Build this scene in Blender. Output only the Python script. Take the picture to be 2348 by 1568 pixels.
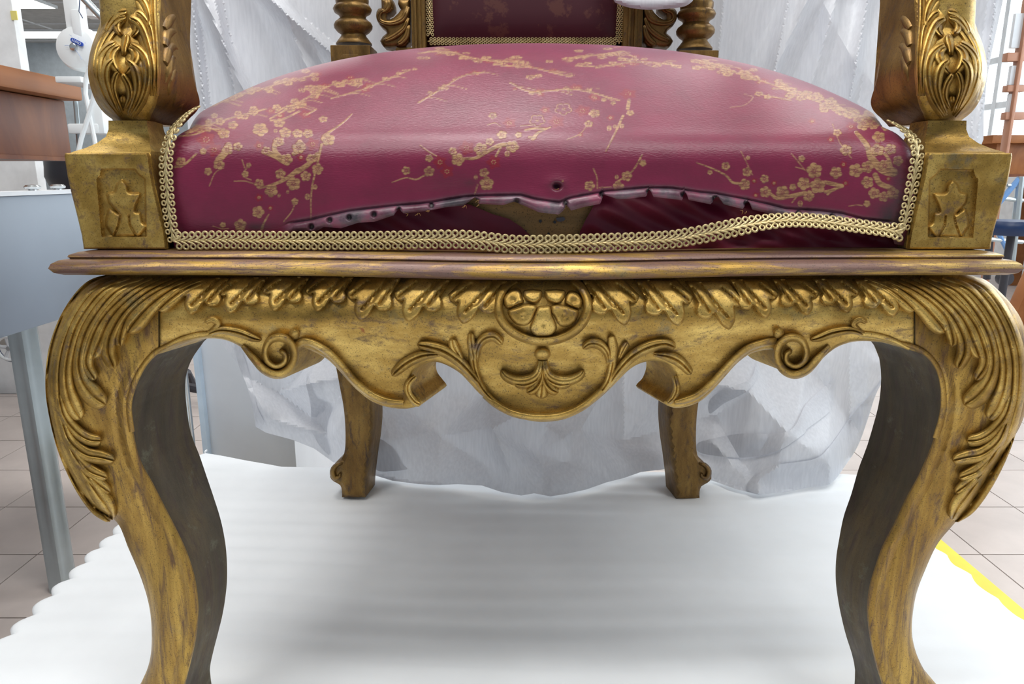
import bpy, bmesh, math, random
import numpy as np
from mathutils import Vector, Matrix
from mathutils.geometry import delaunay_2d_cdt

SC = bpy.context.scene
COL = SC.collection
for o in list(bpy.data.objects):
    bpy.data.objects.remove(o)

# ------------------------------------------------------------------ camera
FPX, PITCH, CAMY, CAMZ = 1630.0, math.radians(13.1), -0.5, 0.48
cp, sp = math.cos(PITCH), math.sin(PITCH)
cd = bpy.data.cameras.new('camera')
cam = bpy.data.objects.new('camera', cd)
COL.objects.link(cam)
cam.location = (0, CAMY, CAMZ)
cam.rotation_euler = (math.pi / 2 - PITCH, 0, 0)
cd.sensor_width = 36.0
cd.lens = FPX * 36.0 / 2348.0
cd.clip_start = 0.01
SC.camera = cam

# ------------------------------------------------------------------ light
SC.view_settings.view_transform = 'Standard'
SC.view_settings.look = 'None'
SC.view_settings.gamma = 1.0
SC.view_settings.use_curve_mapping = False
SC.view_settings.exposure = 0.0
w = bpy.data.worlds.new('world')
SC.world = w
w.use_nodes = True
bg = w.node_tree.nodes['Background']
bg.inputs[0].default_value = (0.78, 0.89, 1.0, 1)
bg.inputs[1].default_value = WORLD_STR = 0.33


def area(name, loc, rot, sx, sy, power, col=(1, 1, 1)):
    l = bpy.data.lights.new(name, 'AREA')
    l.shape = 'RECTANGLE'
    l.size, l.size_y, l.energy, l.color = sx, sy, power, col
    o = bpy.data.objects.new(name, l)
    o.location, o.rotation_euler = loc, rot
    COL.objects.link(o)
    return o


FZ = -0.22          # room floor; the chair stands on a low foam-covered deck, z = 0
CZ = 2.45           # ceiling
# daylight coming in through the windows on the right and the far side
area('window_light_side', (3.35, 1.9, 1.35), (0, math.radians(90), 0), 1.6, 3.6, 48, (0.86, 0.94, 1.0))
area('window_light_far', (1.7, 10.7, 1.3), (math.radians(90), 0, math.radians(180)), 3.0, 1.5, 40, (0.88, 0.95, 1.0))
# fluorescent ceiling fittings
for i, (lx, ly) in enumerate(((-0.9, -0.9), (0.9, -0.9), (-0.2, 0.15), (-1.6, 1.4), (1.3, 1.4), (0.0, 2.4), (-1.6, 3.8), (1.5, 3.8))):
    area('ceiling_tube_light', (lx, ly, CZ - 0.04), (0, 0, 0), 1.15, 0.28, 22 if ly < 1 else 10, (1.0, 0.985, 0.95))


area('far_room_fill', (-4.5, 6.5, CZ - 0.04), (0, 0, 0), 5.0, 5.0, 38, (1.0, 0.99, 0.97))  # added fill, no fitting of its own: keeps the far room from going dark
area('far_room_fill', (1.0, 7.5, CZ - 0.04), (0, 0, 0), 3.5, 4.0, 18, (1.0, 0.99, 0.97))  # second added fill for the far room, window side


# ------------------------------------------------------------------ pixel <-> place helpers (frame 2348 x 1568)
def P(px, py, Y):
    x = (px - 1174.0) / FPX
    v = (784.0 - py) / FPX
    dy, dz = cp + v * sp, -sp + v * cp
    t = (Y - CAMY) / dy
    return x * t, Y, CAMZ + dz * t


def PA(pts, Y):
    pts = np.asarray(pts, float)
    X, YY, Z = P(pts[:, 0], pts[:, 1], np.asarray(Y, float) + 0 * pts[:, 0])
    return np.stack([X, YY, Z], 1)


def PZ(px, py, Z):
    x = (px - 1174.0) / FPX
    v = (784.0 - py) / FPX
    dy, dz = cp + v * sp, -sp + v * cp
    t = (Z - CAMZ) / dz
    return Vector((x * t, CAMY + dy * t, Z))


def PX(px, py, X):
    x = (px - 1174.0) / FPX
    v = (784.0 - py) / FPX
    dy, dz = cp + v * sp, -sp + v * cp
    t = X / x
    return Vector((X, CAMY + dy * t, CAMZ + dz * t))


def proj(X, Y, Z):
    a, b = Y - CAMY, Z - CAMZ
    d = a * cp - b * sp
    return 1174 + FPX * X / d, 784 - FPX * (a * sp + b * cp) / d


def crop(ox, oy, s, pts):
    return [(ox + x / s, oy + y / s) for x, y in pts]


def sstep(a, b, x):
    t = np.clip((x - a) / (b - a), 0, 1)
    return t * t * (3 - 2 * t)


def gau(x, c, w):
    return np.exp(-((x - c) / w) ** 2)


def catmull(pts, step, closed=False):
    pts = [np.array(p, float) for p in pts]
    n = len(pts)
    out = []
    segs = n if closed else n - 1
    for i in range(segs):
        if closed:
            p0, p1, p2, p3 = pts[(i - 1) % n], pts[i], pts[(i + 1) % n], pts[(i + 2) % n]
        else:
            p1, p2 = pts[i], pts[i + 1]
            p0 = pts[i - 1] if i else 2 * p1 - p2
            p3 = pts[i + 2] if i + 2 < n else 2 * p2 - p1
        L = np.linalg.norm(p2[:2] - p1[:2])
        k = max(1, int(round(L / step)))
        for j in range(k):
            t = j / k
            out.append(0.5 * ((2 * p1) + (-p0 + p2) * t + (2 * p0 - 5 * p1 + 4 * p2 - p3) * t * t + (-p0 + 3 * p1 - 3 * p2 + p3) * t ** 3))
    if not closed:
        out.append(pts[-1])
    return np.array(out)


def densify(pts, step, closed=True):
    pts = np.asarray(pts, float)
    out = []
    n = len(pts)
    for i in range(n if closed else n - 1):
        a, b = pts[i], pts[(i + 1) % n]
        k = max(1, int(round(np.linalg.norm(b - a) / step)))
        for j in range(k):
            out.append(a + (b - a) * j / k)
    if not closed:
        out.append(pts[-1])
    return np.array(out)


def segdist(q, line, closed=False):
    q = np.asarray(q, float)
    a = np.asarray(line, float)
    b = np.roll(a, -1, 0) if closed else a[1:]
    a = a if closed else a[:-1]
    res = np.full(len(q), 1e9)
    for s in range(0, len(q), 4000):
        qq = q[s:s + 4000, None, :]
        d = (b - a)[None]
        t = np.clip(((qq - a[None]) * d).sum(2) / np.maximum((d * d).sum(2), 1e-9), 0, 1)
        res[s:s + 4000] = np.sqrt((((qq - a[None] - d * t[..., None]) ** 2).sum(2)).min(1))
    return res


def inpoly(q, poly):
    q = np.asarray(q, float)
    x, y = q[:, 0], q[:, 1]
    c = np.zeros(len(q), bool)
    p = np.asarray(poly, float)
    n = len(p)
    j = n - 1
    for i in range(n):
        xi, yi, xj, yj = p[i, 0], p[i, 1], p[j, 0], p[j, 1]
        m = ((yi > y) != (yj > y))
        with np.errstate(divide='ignore', invalid='ignore'):
            c ^= m & (x < (xj - xi) * (y - yi) / (yj - yi + 1e-12) + xi)
        j = i
    return c


# ------------------------------------------------------------------ object helpers
def thing(name, label, cat, loc=(0, 0, 0), group=None):
    o = bpy.data.objects.new(name, None)
    o.empty_display_size = 0.05
    COL.objects.link(o)
    o.location = loc
    o['label'], o['category'] = label, cat
    if group:
        o['group'] = group
    return o


def wmat(p):
    if p is None:
        return Matrix.Identity(4)
    return wmat(p.parent) @ p.matrix_parent_inverse @ p.matrix_basis


def put(name, me, mats, parent=None, smooth=True, angle=40, label=None, cat=None, kind=None, group=None):
    o = bpy.data.objects.new(name, me)
    COL.objects.link(o)
    if not isinstance(mats, (list, tuple)):
        mats = [mats]
    if not me.materials:
        for m in mats:
            me.materials.append(m)
    if smooth and len(me.polygons):
        me.polygons.foreach_set('use_smooth', [True] * len(me.polygons))
        me.set_sharp_from_angle(angle=math.radians(angle))
    if parent is not None:
        o.parent = parent
        o.matrix_parent_inverse = wmat(parent).inverted()
    for k, v in (('label', label), ('category', cat), ('kind', kind), ('group', group)):
        if v:
            o[k] = v
    return o


def tomesh(v, f, name='m'):
    me = bpy.data.meshes.new(name)
    me.from_pydata([tuple(map(float, a)) for a in v], [], [tuple(map(int, a)) for a in f])
    me.update()
    return me


class MB:
    def __init__(self):
        self.v, self.f = [], []

    def add(self, v, f):
        k = len(self.v)
        self.v += [tuple(a) for a in v]
        self.f += [tuple(i + k for i in a) for a in f]
        return self

    def box(self, x0, x1, y0, y1, z0, z1):
        v = [(x0, y0, z0), (x1, y0, z0), (x1, y1, z0), (x0, y1, z0), (x0, y0, z1), (x1, y0, z1), (x1, y1, z1), (x0, y1, z1)]
        return self.add(v, [(0, 3, 2, 1), (4, 5, 6, 7), (0, 1, 5, 4), (1, 2, 6, 5), (2, 3, 7, 6), (3, 0, 4, 7)])

    def tube(self, pts, r, n=8, cap=True):
        pts = [Vector(p) for p in pts]
        rs = r if isinstance(r, (list, tuple, np.ndarray)) else [r] * len(pts)
        k = len(self.v)
        up = None
        for i, p in enumerate(pts):
            t = (pts[min(i + 1, len(pts) - 1)] - pts[max(i - 1, 0)])
            t = t.normalized() if t.length > 1e-9 else Vector((0, 0, 1))
            if up is None:
                up = Vector((0, 0, 1)) if abs(t.z) < 0.9 else Vector((1, 0, 0))
            a = t.cross(up)
            if a.length < 1e-6:
                a = t.orthogonal()
            a.normalize()
            b = a.cross(t).normalized()
            up = b
            for j in range(n):
                q = 2 * math.pi * j / n
                self.v.append(tuple(p + (a * math.cos(q) + b * math.sin(q)) * rs[i]))
        for i in range(len(pts) - 1):
            for j in range(n):
                a0 = k + i * n + j
                a1 = k + i * n + (j + 1) % n
                self.f.append((a0, a0 + n, a1 + n, a1))
        if cap:
            self.f.append(tuple(k + j for j in range(n)))
            self.f.append(tuple(k + (len(pts) - 1) * n + j for j in reversed(range(n))))
        return self

    def lathe(self, prof, c=(0, 0, 0), n=32, axis='z'):
        k = len(self.v)
        for (r, h) in prof:
            for j in range(n):
                q = 2 * math.pi * j / n
                a, b = max(r, 1e-5) * math.cos(q), max(r, 1e-5) * math.sin(q)
                p = {'z': (a, b, h), 'y': (a, h, b), 'x': (h, a, b)}[axis]
                self.v.append((c[0] + p[0], c[1] + p[1], c[2] + p[2]))
        for i in range(len(prof) - 1):
            for j in range(n):
                a0 = k + i * n + j
                a1 = k + i * n + (j + 1) % n
                self.f.append((a0, a1, a1 + n, a0 + n))
        self.f.append(tuple(k + j for j in reversed(range(n))))
        self.f.append(tuple(k + (len(prof) - 1) * n + j for j in range(n)))
        return self

    def prism(self, poly, fn0, fn1):
        """poly: list of 2D; fn0/fn1 map to 3D"""
        n = len(poly)
        v = [fn0(*p) for p in poly] + [fn1(*p) for p in poly]
        f = [tuple(range(n)), tuple(reversed(range(n, 2 * n)))]
        f += [(i, i + n, (i + 1) % n + n, (i + 1) % n) for i in range(n)]
        return self.add(v, f)

    def put(self, name, mats, parent=None, bevel=0, **kw):
        me = tomesh(self.v, self.f, name)
        bm = bmesh.new()
        bm.from_mesh(me)
        bmesh.ops.recalc_face_normals(bm, faces=bm.faces)
        if bevel:
            es = [e for e in bm.edges if e.is_manifold and e.calc_face_angle(0) > 0.5]
            bmesh.ops.bevel(bm, geom=es, offset=bevel, segments=2, affect='EDGES', profile=0.6)
        bm.to_mesh(me)
        bm.free()
        return put(name, me, mats, parent, **kw)


RELIEF_N = {}


def relief(name, outline, yfun, thick, mats, parent, res=6, inner=None, shift=None, walls=3, angle=35, rings=(), **kw):
    """A carved board: front face triangulated inside OUTLINE (pixels of the photograph's frame, only used to take the
    outline's measure), each point at its own depth yfun; walls run THICK metres back to a back face."""
    ol = densify(outline, res)
    # drop near-duplicates
    keep = [0]
    for i in range(1, len(ol)):
        if np.linalg.norm(ol[i] - ol[keep[-1]]) > 0.3:
            keep.append(i)
    ol = ol[keep]
    nb = len(ol)
    inn = inner or res
    x0, y0 = ol.min(0)
    x1, y1 = ol.max(0)
    gx = np.arange(x0 + inn / 2, x1, inn)
    gy = np.arange(y0 + inn / 2, y1, inn * 0.87)
    G = np.array([(x + (inn / 2 if k % 2 else 0), y) for k, y in enumerate(gy) for x in gx])
    if len(G):
        G = G[inpoly(G, ol)]
    if len(G):
        G = G[segdist(G, ol, True) > inn * 0.45]
    if rings:
        T_ = np.roll(ol, -1, 0) - np.roll(ol, 1, 0)
        T_ /= np.maximum(np.linalg.norm(T_, axis=1)[:, None], 1e-6)
        Nn = np.stack([-T_[:, 1], T_[:, 0]], 1)
        R_ = []
        for r_ in rings:
            for s_ in (1, -1):
                c_ = ol + Nn * r_ * s_
                ok = inpoly(c_, ol) & (segdist(c_, ol, True) > r_ * .93)
                R_.append(c_[ok])
        R_ = np.vstack(R_)
        if len(R_):
            # thin out coincident points
            ky = np.round(R_ / 1.6).astype(int)
            _, ui = np.unique(ky, axis=0, return_index=True)
            R_ = R_[ui]
            if len(G):
                G = G[segdist(G, ol, True) > max(rings) + inn * .5]
            G = np.vstack([G, R_]) if len(G) else R_
    allp = np.vstack([ol, G]) if len(G) else ol
    vin = [Vector((p[0], -p[1])) for p in allp]
    ed = [(i, (i + 1) % nb) for i in range(nb)]
    vo, eo, fo, ov, oe, of = delaunay_2d_cdt(vin, ed, [], 1, 1e-4)
    vp = np.array([(v[0], -v[1]) for v in vo])
    d = segdist(vp, ol, True)
    Y = yfun(vp[:, 0], vp[:, 1], d)
    front = PA(vp, Y)
    inv = {}
    for i, l in enumerate(ov):
        for a in l:
            inv[a] = i
    V = [tuple(p) for p in front]
    Fs = [tuple(f) for f in fo]
    if thick is not None:
        me_n = len(Fs)
        bidx = []
        for i in range(nb):
            if i in inv and (not bidx or bidx[-1] != inv[i]):
                bidx.append(inv[i])
        if bidx[0] == bidx[-1]:
            bidx.pop()
        m = len(bidx)
        bp = vp[bidx]
        th = thick(bp[:, 0], bp[:, 1]) if callable(thick) else np.full(m, thick)
        sh = shift(bp[:, 0], bp[:, 1]) if shift is not None else np.zeros(m)
        prev = bidx
        area2 = sum(bp[i][0] * -bp[(i + 1) % m][1] - bp[(i + 1) % m][0] * -bp[i][1] for i in range(m))
        for k in range(1, walls + 1):
            t = k / walls
            st = len(V)
            for i in range(m):
                f = front[bidx[i]]
                V.append((f[0] + sh[i] * t, f[1] + th[i] * t, f[2]))
            cur = list(range(st, st + m))
            for i in range(m):
                a, b, c, e = prev[i], prev[(i + 1) % m], cur[(i + 1) % m], cur[i]
                Fs.append((b, a, e, c) if area2 > 0 else (a, b, c, e))
            prev = cur
        Fs.append(tuple(reversed(prev)) if area2 > 0 else tuple(prev))
    me = tomesh(V, Fs, name)
    ob_ = put(name, me, mats, parent, angle=angle, **kw)
    RELIEF_N[ob_.name] = len(fo)
    return ob_


def lobe(name, path, widths, h, base, mats, parent, groove=0.45, lift=0.0, step=5, nv=13, ridge=0, tip=True, **kw):
    """one carved leaf lobe or strap lying on the surface BASE"""
    n0 = len(path)
    if not isinstance(widths, (list, tuple)):
        widths = [widths] * n0
    c = catmull([(p[0], p[1], ww) for p, ww in zip(path, widths)], step)
    n = len(c)
    T = np.gradient(c[:, :2], axis=0)
    T /= np.maximum(np.linalg.norm(T, axis=1)[:, None], 1e-6)
    N = np.stack([-T[:, 1], T[:, 0]], 1)
    s = np.concatenate([[0], np.cumsum(np.linalg.norm(np.diff(c[:, :2], axis=0), axis=1))])
    L = s[-1]
    wd = np.maximum(c[:, 2], 0.4)
    if tip:
        r = wd[-1] if wd[-1] > 3 else 3
        e = np.clip((L - s) / max(r, 1), 0, 1)
        wd = wd * np.sqrt(np.maximum(1 - (1 - e) ** 2, 0.002))
    hh = np.minimum(1, wd / max(wd.max() * 0.6, 1))
    st = np.clip(s / max(L * 0.12, 1), 0, 1)
    hh = hh * (0.35 + 0.65 * st)
    vs = np.concatenate([[-1.0], np.linspace(-0.985, 0.985, nv), [1.0]])
    prof = np.maximum(1 - np.abs(vs) ** 2.6, 0) ** 0.55
    prof = prof * (1 - groove * np.exp(-(vs / 0.16) ** 2))
    if ridge:
        prof = prof * (1 - ridge * 0.5 * (1 - np.cos(vs * math.pi * 4)) * (np.abs(vs) < 0.95))
    prof[0] = prof[-1] = -0.4
    px = c[:, 0:1] + N[:, 0:1] * wd[:, None] * vs[None]
    py = c[:, 1:2] + N[:, 1:2] * wd[:, None] * vs[None]
    Y = base(px, py) - h * hh[:, None] * prof[None] - lift * (prof[None] > 0)
    V = np.stack(P(px, py, Y), -1).reshape(-1, 3)
    m = len(vs)
    F = []
    for i in range(n - 1):
        for j in range(m - 1):
            a = i * m + j
            F.append((a, a + 1, a + 1 + m, a + m))
    F.append(tuple(range(m)))
    F.append(tuple((n - 1) * m + j for j in reversed(range(m))))
    me = tomesh(V, F, name)
    # orient towards camera
    me.update()
    s_ = sum(p.normal.y * p.area for p in me.polygons[:-2])
    if s_ > 0:
        me.flip_normals()
    return put(name, me, mats, parent, angle=60, **kw)


# ------------------------------------------------------------------ materials
def newmat(name):
    m = bpy.data.materials.new(name)
    m.use_nodes = True
    nt = m.node_tree
    b = nt.nodes['Principled BSDF']
    return m, nt, b


def nd(nt, typ, **kw):
    n = nt.nodes.new(typ)
    for k, v in kw.items():
        if k.startswith('i_'):
            n.inputs[k[2:].replace('_', ' ')].default_value = v
        else:
            setattr(n, k, v)
    return n


def ramp(nt, src, stops):
    r = nt.nodes.new('ShaderNodeValToRGB')
    el = r.color_ramp.elements
    while len(el) < len(stops):
        el.new(0.5)
    for e, (p, c) in zip(el, stops):
        e.position = p
        e.color = (c[0], c[1], c[2], 1) if isinstance(c, (tuple, list)) else (c, c, c, 1)
    nt.links.new(src, r.inputs[0])
    return r.outputs[0]


def noise(nt, scale, detail=6, rough=0.6, stretch=(1, 1, 1), off=0, dist=0):
    tc = nt.nodes.new('ShaderNodeTexCoord')
    mp = nt.nodes.new('ShaderNodeMapping')
    mp.inputs['Scale'].default_value = stretch
    mp.inputs['Location'].default_value = (off, off * 0.7, off * 1.3)
    nt.links.new(tc.outputs['Object'], mp.inputs[0])
    n = nt.nodes.new('ShaderNodeTexNoise')
    n.inputs['Scale'].default_value = scale
    n.inputs['Detail'].default_value = detail
    n.inputs['Roughness'].default_value = rough
    n.inputs['Distortion'].default_value = dist
    nt.links.new(mp.outputs[0], n.inputs['Vector'])
    return n.outputs[0]


def mix(nt, fac, a, b, blend='MIX'):
    m = nt.nodes.new('ShaderNodeMix')
    m.data_type = 'RGBA'
    m.blend_type = blend
    for s, v in ((0, fac), (6, a), (7, b)):
        if isinstance(v, (tuple, list)):
            m.inputs[s].default_value = (v[0], v[1], v[2], 1)
        elif isinstance(v, (int, float)):
            m.inputs[s].default_value = v
        else:
            nt.links.new(v, m.inputs[s])
    return m.outputs[2]


def bump(nt, b, src, strength, dist=0.001):
    n = nt.nodes.new('ShaderNodeBump')
    n.inputs['Strength'].default_value = strength
    n.inputs['Distance'].default_value = dist
    nt.links.new(src, n.inputs['Height'])
    nt.links.new(n.outputs[0], b.inputs['Normal'])


def plain(name, col, rough=0.5, metal=0.0, var=0.06, scale=12, spec=0.5, bmp=0.0):
    m, nt, b = newmat(name)
    f = noise(nt, scale, 4)
    c2 = tuple(max(0, c * (1 - var * 2)) for c in col)
    c3 = tuple(min(1, c * (1 + var)) for c in col)
    nt.links.new(ramp(nt, f, [(0.3, c2), (0.7, c3)]), b.inputs['Base Color'])
    b.inputs['Roughness'].default_value = rough
    b.inputs['Metallic'].default_value = metal
    b.inputs['Specular IOR Level'].default_value = spec
    if bmp:
        bump(nt, b, noise(nt, scale * 8, 5), bmp)
    return m


def gold(name, wear=0.5, streak=(1, 1, 1), bole=(0.10, 0.045, 0.028), light=(0.70, 0.48, 0.14), mid=(0.42, 0.255, 0.055), green=0.6, metal=0.66, rough=0.39, off=0.0):
    m, nt, b = newmat(name)
    base = ramp(nt, noise(nt, 34, 10, 0.68, streak, off), [(0.30, tuple(c * 0.55 for c in mid)), (0.46, mid), (0.66, light)])
    # bole and brown showing where leaf is rubbed off
    wn = noise(nt, 85, 10, 0.74, streak, off + 3, 0.4)
    lo = 0.34 + 0.16 * wear
    wm = ramp(nt, wn, [(max(lo - 0.10, 0), 1.0), (lo + 0.03, 0.0)])
    c = mix(nt, wm, base, bole)
    # verdigris tinge
    gm = ramp(nt, noise(nt, 30, 8, 0.7, (1, 1, 1), off + 9), [(0.58, 0.0), (0.68, green)])
    c = mix(nt, gm, c, (0.16, 0.155, 0.105))
    rm_ = ramp(nt, noise(nt, 26, 5, 0.6, (1, 1, 1), off + 14), [(0.70, 0.0), (0.73, 0.8)])
    c = mix(nt, rm_, c, (0.26, 0.065, 0.025))
    # pinprick dirt
    sm = ramp(nt, noise(nt, 1000, 3, 0.6, (1, 1, 1), off + 5), [(0.33, 0.7), (0.43, 0.0)])
    c = mix(nt, sm, c, (0.05, 0.032, 0.02))
    nt.links.new(c, b.inputs['Base Color'])
    inv = nt.nodes.new('ShaderNodeMath')
    inv.operation = 'MULTIPLY_ADD'
    nt.links.new(wm, inv.inputs[0])
    inv.inputs[1].default_value = -metal * 0.75
    inv.inputs[2].default_value = metal
    nt.links.new(inv.outputs[0], b.inputs['Metallic'])
    nt.links.new(ramp(nt, noise(nt, 60, 6, 0.6, streak, off + 1), [(0.3, rough - 0.10), (0.7, rough + 0.14)]), b.inputs['Roughness'])
    bump(nt, b, noise(nt, 160, 8, 0.65, streak, off + 2), 0.35, 0.0012)
    return m


M = {}
M['gold'] = gold('worn_gilding', 0.62, (0.55, 1, 1.2), bole=(0.17, 0.095, 0.035))
M['gold_leaf'] = gold('worn_gilding_carving', 0.60, off=4, bole=(0.15, 0.085, 0.045))
M['gold_mould'] = gold('worn_gilding_moulding', 1.35, (0.14, 1, 1.3), bole=(0.19, 0.105, 0.085), light=(0.80, 0.56, 0.17), rough=0.36, off=7)
M['gold_leg'] = gold('worn_gilding_leg', 0.85, (1.6, 1.6, 0.16), bole=(0.15, 0.075, 0.025), mid=(0.33, 0.19, 0.04), light=(0.58, 0.37, 0.085), off=2, green=0.25)
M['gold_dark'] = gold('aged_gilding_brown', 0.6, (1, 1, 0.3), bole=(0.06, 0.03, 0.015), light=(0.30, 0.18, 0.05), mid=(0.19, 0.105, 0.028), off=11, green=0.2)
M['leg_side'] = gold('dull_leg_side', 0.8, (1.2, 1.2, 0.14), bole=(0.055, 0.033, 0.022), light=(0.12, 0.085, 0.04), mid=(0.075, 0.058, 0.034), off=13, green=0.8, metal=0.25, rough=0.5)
M['wood_raw'] = gold('bare_brown_wood', 0.4, (0.2, 1, 1.5), bole=(0.10, 0.055, 0.022), light=(0.55, 0.32, 0.12), mid=(0.38, 0.21, 0.07), metal=0.0, green=0.0, rough=0.6, off=17)
# ================================================================== SETTING
def floor_mat():
    return plain('floor_tile', (0.56, 0.49, 0.46), 0.42, 0, 0.05, 9)


M['tile'] = floor_mat()
M['grout'] = plain('grout', (0.17, 0.15, 0.15), 0.8)
M['wall'] = plain('wall_paint', (0.50, 0.56, 0.60), 0.7)
M['wall_white'] = plain('white_wall_paint', (0.86, 0.88, 0.9), 0.7)
M['ceil'] = plain('ceiling_board', (0.62, 0.62, 0.60), 0.8)
M['white'] = plain('white_plastic', (0.82, 0.86, 0.88), 0.35, 0, 0.02)
M['offwhite'] = plain('offwhite_laminate', (0.70, 0.73, 0.77), 0.4, 0, 0.02)
M['steel'] = plain('chromed_steel', (0.66, 0.70, 0.72), 0.22, 0.9)
M['galv'] = plain('aluminium', (0.48, 0.55, 0.58), 0.35, 0.75)
M['black'] = plain('black_vinyl', (0.035, 0.035, 0.045), 0.4)
M['navy'] = plain('navy_vinyl', (0.008, 0.03, 0.10), 0.35)
M['cart'] = plain('grey_blue_enamel', (0.25, 0.295, 0.36), 0.45, 0, 0.04, 3)
M['bluemetal'] = plain('blue_metal', (0.16, 0.32, 0.62), 0.4, 0.2)
M['yellow'] = plain('yellow_board', (0.86, 0.68, 0.03), 0.5)
M['foam'] = plain('white_foam', (0.87, 0.90, 0.93), 0.55, 0, 0.03, 5, 0.4, 0.12)


def wood(name, a, b_, rough=0.45, stretch=(1, 0.14, 1)):
    m, nt, b = newmat(name)
    nt.links.new(ramp(nt, noise(nt, 9, 8, 0.6, stretch, 1, 0.8), [(0.3, a), (0.7, b_)]), b.inputs['Base Color'])
    b.inputs['Roughness'].default_value = rough
    b.inputs['Specular IOR Level'].default_value = 0.25
    return m


M['table'] = wood('varnished_red_brown_wood', (0.22, 0.075, 0.022), (0.36, 0.145, 0.05))
M['table_apron'] = wood('dark_red_brown_wood', (0.10, 0.026, 0.012), (0.22, 0.075, 0.022), 0.42, (1, 1, 0.3))


def emit(name, col, s):
    m, nt, b = newmat(name)
    b.inputs['Base Color'].default_value = (*col, 1)
    b.inputs['Emission Color'].default_value = (*col, 1)
    b.inputs['Emission Strength'].default_value = s
    return m


M['lamp'] = emit('fluorescent_diffuser', (1, 0.99, 0.97), 5.0)
M['daylight'] = emit('bright_daylight', (0.88, 0.96, 1.0), 2.2)

RX0, RX1, RY0, RY1 = -9.0, 3.5, -1.6, 11.0
fl = MB().box(RX0, RX1, RY0, RY1, FZ - 0.06, FZ - 0.003).put('floor', M['grout'], kind='structure')
TS = 0.1995
tx0, ty0 = -1.29 * 0.70, 0.526
cells = []
for i in range(-42, 24):
    for j in range(-10, 54):
        cx, cy = tx0 + (i + 0.5) * TS, ty0 + (j + 0.5) * TS
        if not (RX0 < cx < RX1 and RY0 < cy < RY1):
            continue
        vis = False
        if cy > -0.3:
            a, b = proj(cx, cy, FZ)
            vis = -60 < a < 2400 and b < 1640
            vis = vis and not (430 < a < 1960) and not (-0.5 < cx < 0.52 and cy < 0.6)
        cells.append((0 if vis else 1, (cx ** 2 + (cy + 0.5) ** 2), cx, cy))
cells.sort()
e = TS / 2 - 0.0013
tb = MB().box(-e, e, -e, e, -0.003, 0.0)
tme = tomesh(tb.v, tb.f, 'tile')
tme.materials.append(M['tile'])
rest = MB()
for k, (vz, dd, cx, cy) in enumerate(cells):
    if vz == 0 and k < 300:
        o = bpy.data.objects.new('tile', tme)
        COL.objects.link(o)
        o.parent = fl
        o.location = (cx, cy, FZ)
    else:
        rest.box(cx - e, cx + e, cy - e, cy + e, FZ - 0.003, FZ)
rest.put('tiles', M['tile'], fl, kind='stuff', smooth=False)

MB().box(RX0, RX1, RY0, RY1, CZ, CZ + 0.08).put('ceiling', M['ceil'], kind='structure')
cei = bpy.data.objects['ceiling']
for x in np.arange(RX0 + 0.3, RX1, 1.2):
    MB().box(x - 0.012, x + 0.012, RY0, RY1, CZ - 0.012, CZ).put('ceiling_rail', M['wall_white'], cei, smooth=False)
for y in np.arange(RY0 + 0.4, RY1, 1.2):
    MB().box(RX0, RX1, y - 0.012, y + 0.012, CZ - 0.010, CZ).put('ceiling_rail', M['wall_white'], cei, smooth=False)
MB().box(RX0 - 0.1, RX0, RY0, RY1, FZ - 0.06, CZ + .08).put('wall_left', M['wall'], kind='structure')
wb = MB().box(RX0, 0.55, RY1, RY1 + 0.1, FZ - 0.06, CZ).put('wall_back', M['wall'], kind='structure')
# far wall under and over the windows
wf = MB()
wf.box(0.55, RX1, RY1, RY1 + 0.1, FZ - 0.06, 0.62)
wf.box(0.55, RX1, RY1, RY1 + 0.1, 2.15, CZ)
wf.put('wall_far', M['wall_white'], kind='structure')
wr = MB()
wr.box(RX1, RX1 + 0.1, RY0, RY1, FZ - 0.06, 0.62)
wr.box(RX1, RX1 + 0.1, RY0, RY1, 2.15, CZ)
wr.put('wall_right', M['wall_white'], kind='structure')
M['frame'] = plain('brown_screen_rail', (0.42, 0.20, 0.12), 0.5)
M['winframe'] = plain('white_window_frame', (0.80, 0.84, 0.88), 0.5)


def window(n, along, x0, x1, other):
    fr = MB()
    gl = MB()
    bl = MB()
    if along == 'x':
        gl.box(x0, x1, other + 0.06, other + 0.07, 0.62, 2.15)
        k = 3
        for i in range(k + 1):
            x = x0 + (x1 - x0) * i / k
            fr.box(x - 0.02, x + 0.02, other + 0.01, other + 0.055, 0.62, 2.15)
        for z in (0.64, 1.12, 2.13):
            fr.box(x0, x1, other + 0.012, other + 0.05, z - 0.02, z + 0.02)
        for j in range(9):
            z = 2.10 - 0.03 * j
            bl.box(x0 + 0.02, x1 - 0.02, other - 0.03, other - 0.005, z - 0.002, z + 0.002)
        bl.box(x0 + 0.02, x1 - 0.02, other - 0.03, other - 0.005, 1.83, 1.85)
    else:
        gl.box(other + 0.06, other + 0.07, x0, x1, 0.62, 2.15)
        k = 4
        for i in range(k + 1):
            y = x0 + (x1 - x0) * i / k
            fr.box(other + 0.01, other + 0.055, y - 0.022, y + 0.022, 0.62, 2.15)
        for z in (0.64, 0.98, 1.3, 2.13):
            fr.box(other + 0.012, other + 0.05, x0, x1, z - 0.022, z + 0.022)
        for j in range(9):
            z = 2.10 - 0.03 * j
            bl.box(other - 0.03, other - 0.005, x0 + 0.02, x1 - 0.02, z - 0.002, z + 0.002)
    root = gl.put('window_%d' % n, M['daylight'], kind='structure', smooth=False)
    fr.put('window_frame', M['winframe'], root, smooth=False)
    bl.put('blind', plain('pale_blind', (0.55, 0.75, 0.8), 0.6), root, smooth=False)


window(1, 'x', 0.6, 2.9, RY1)
window(2, 'y', 3.0, 10.75, RX1)
window(3, 'y', -0.2, 2.7, RX1)

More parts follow.
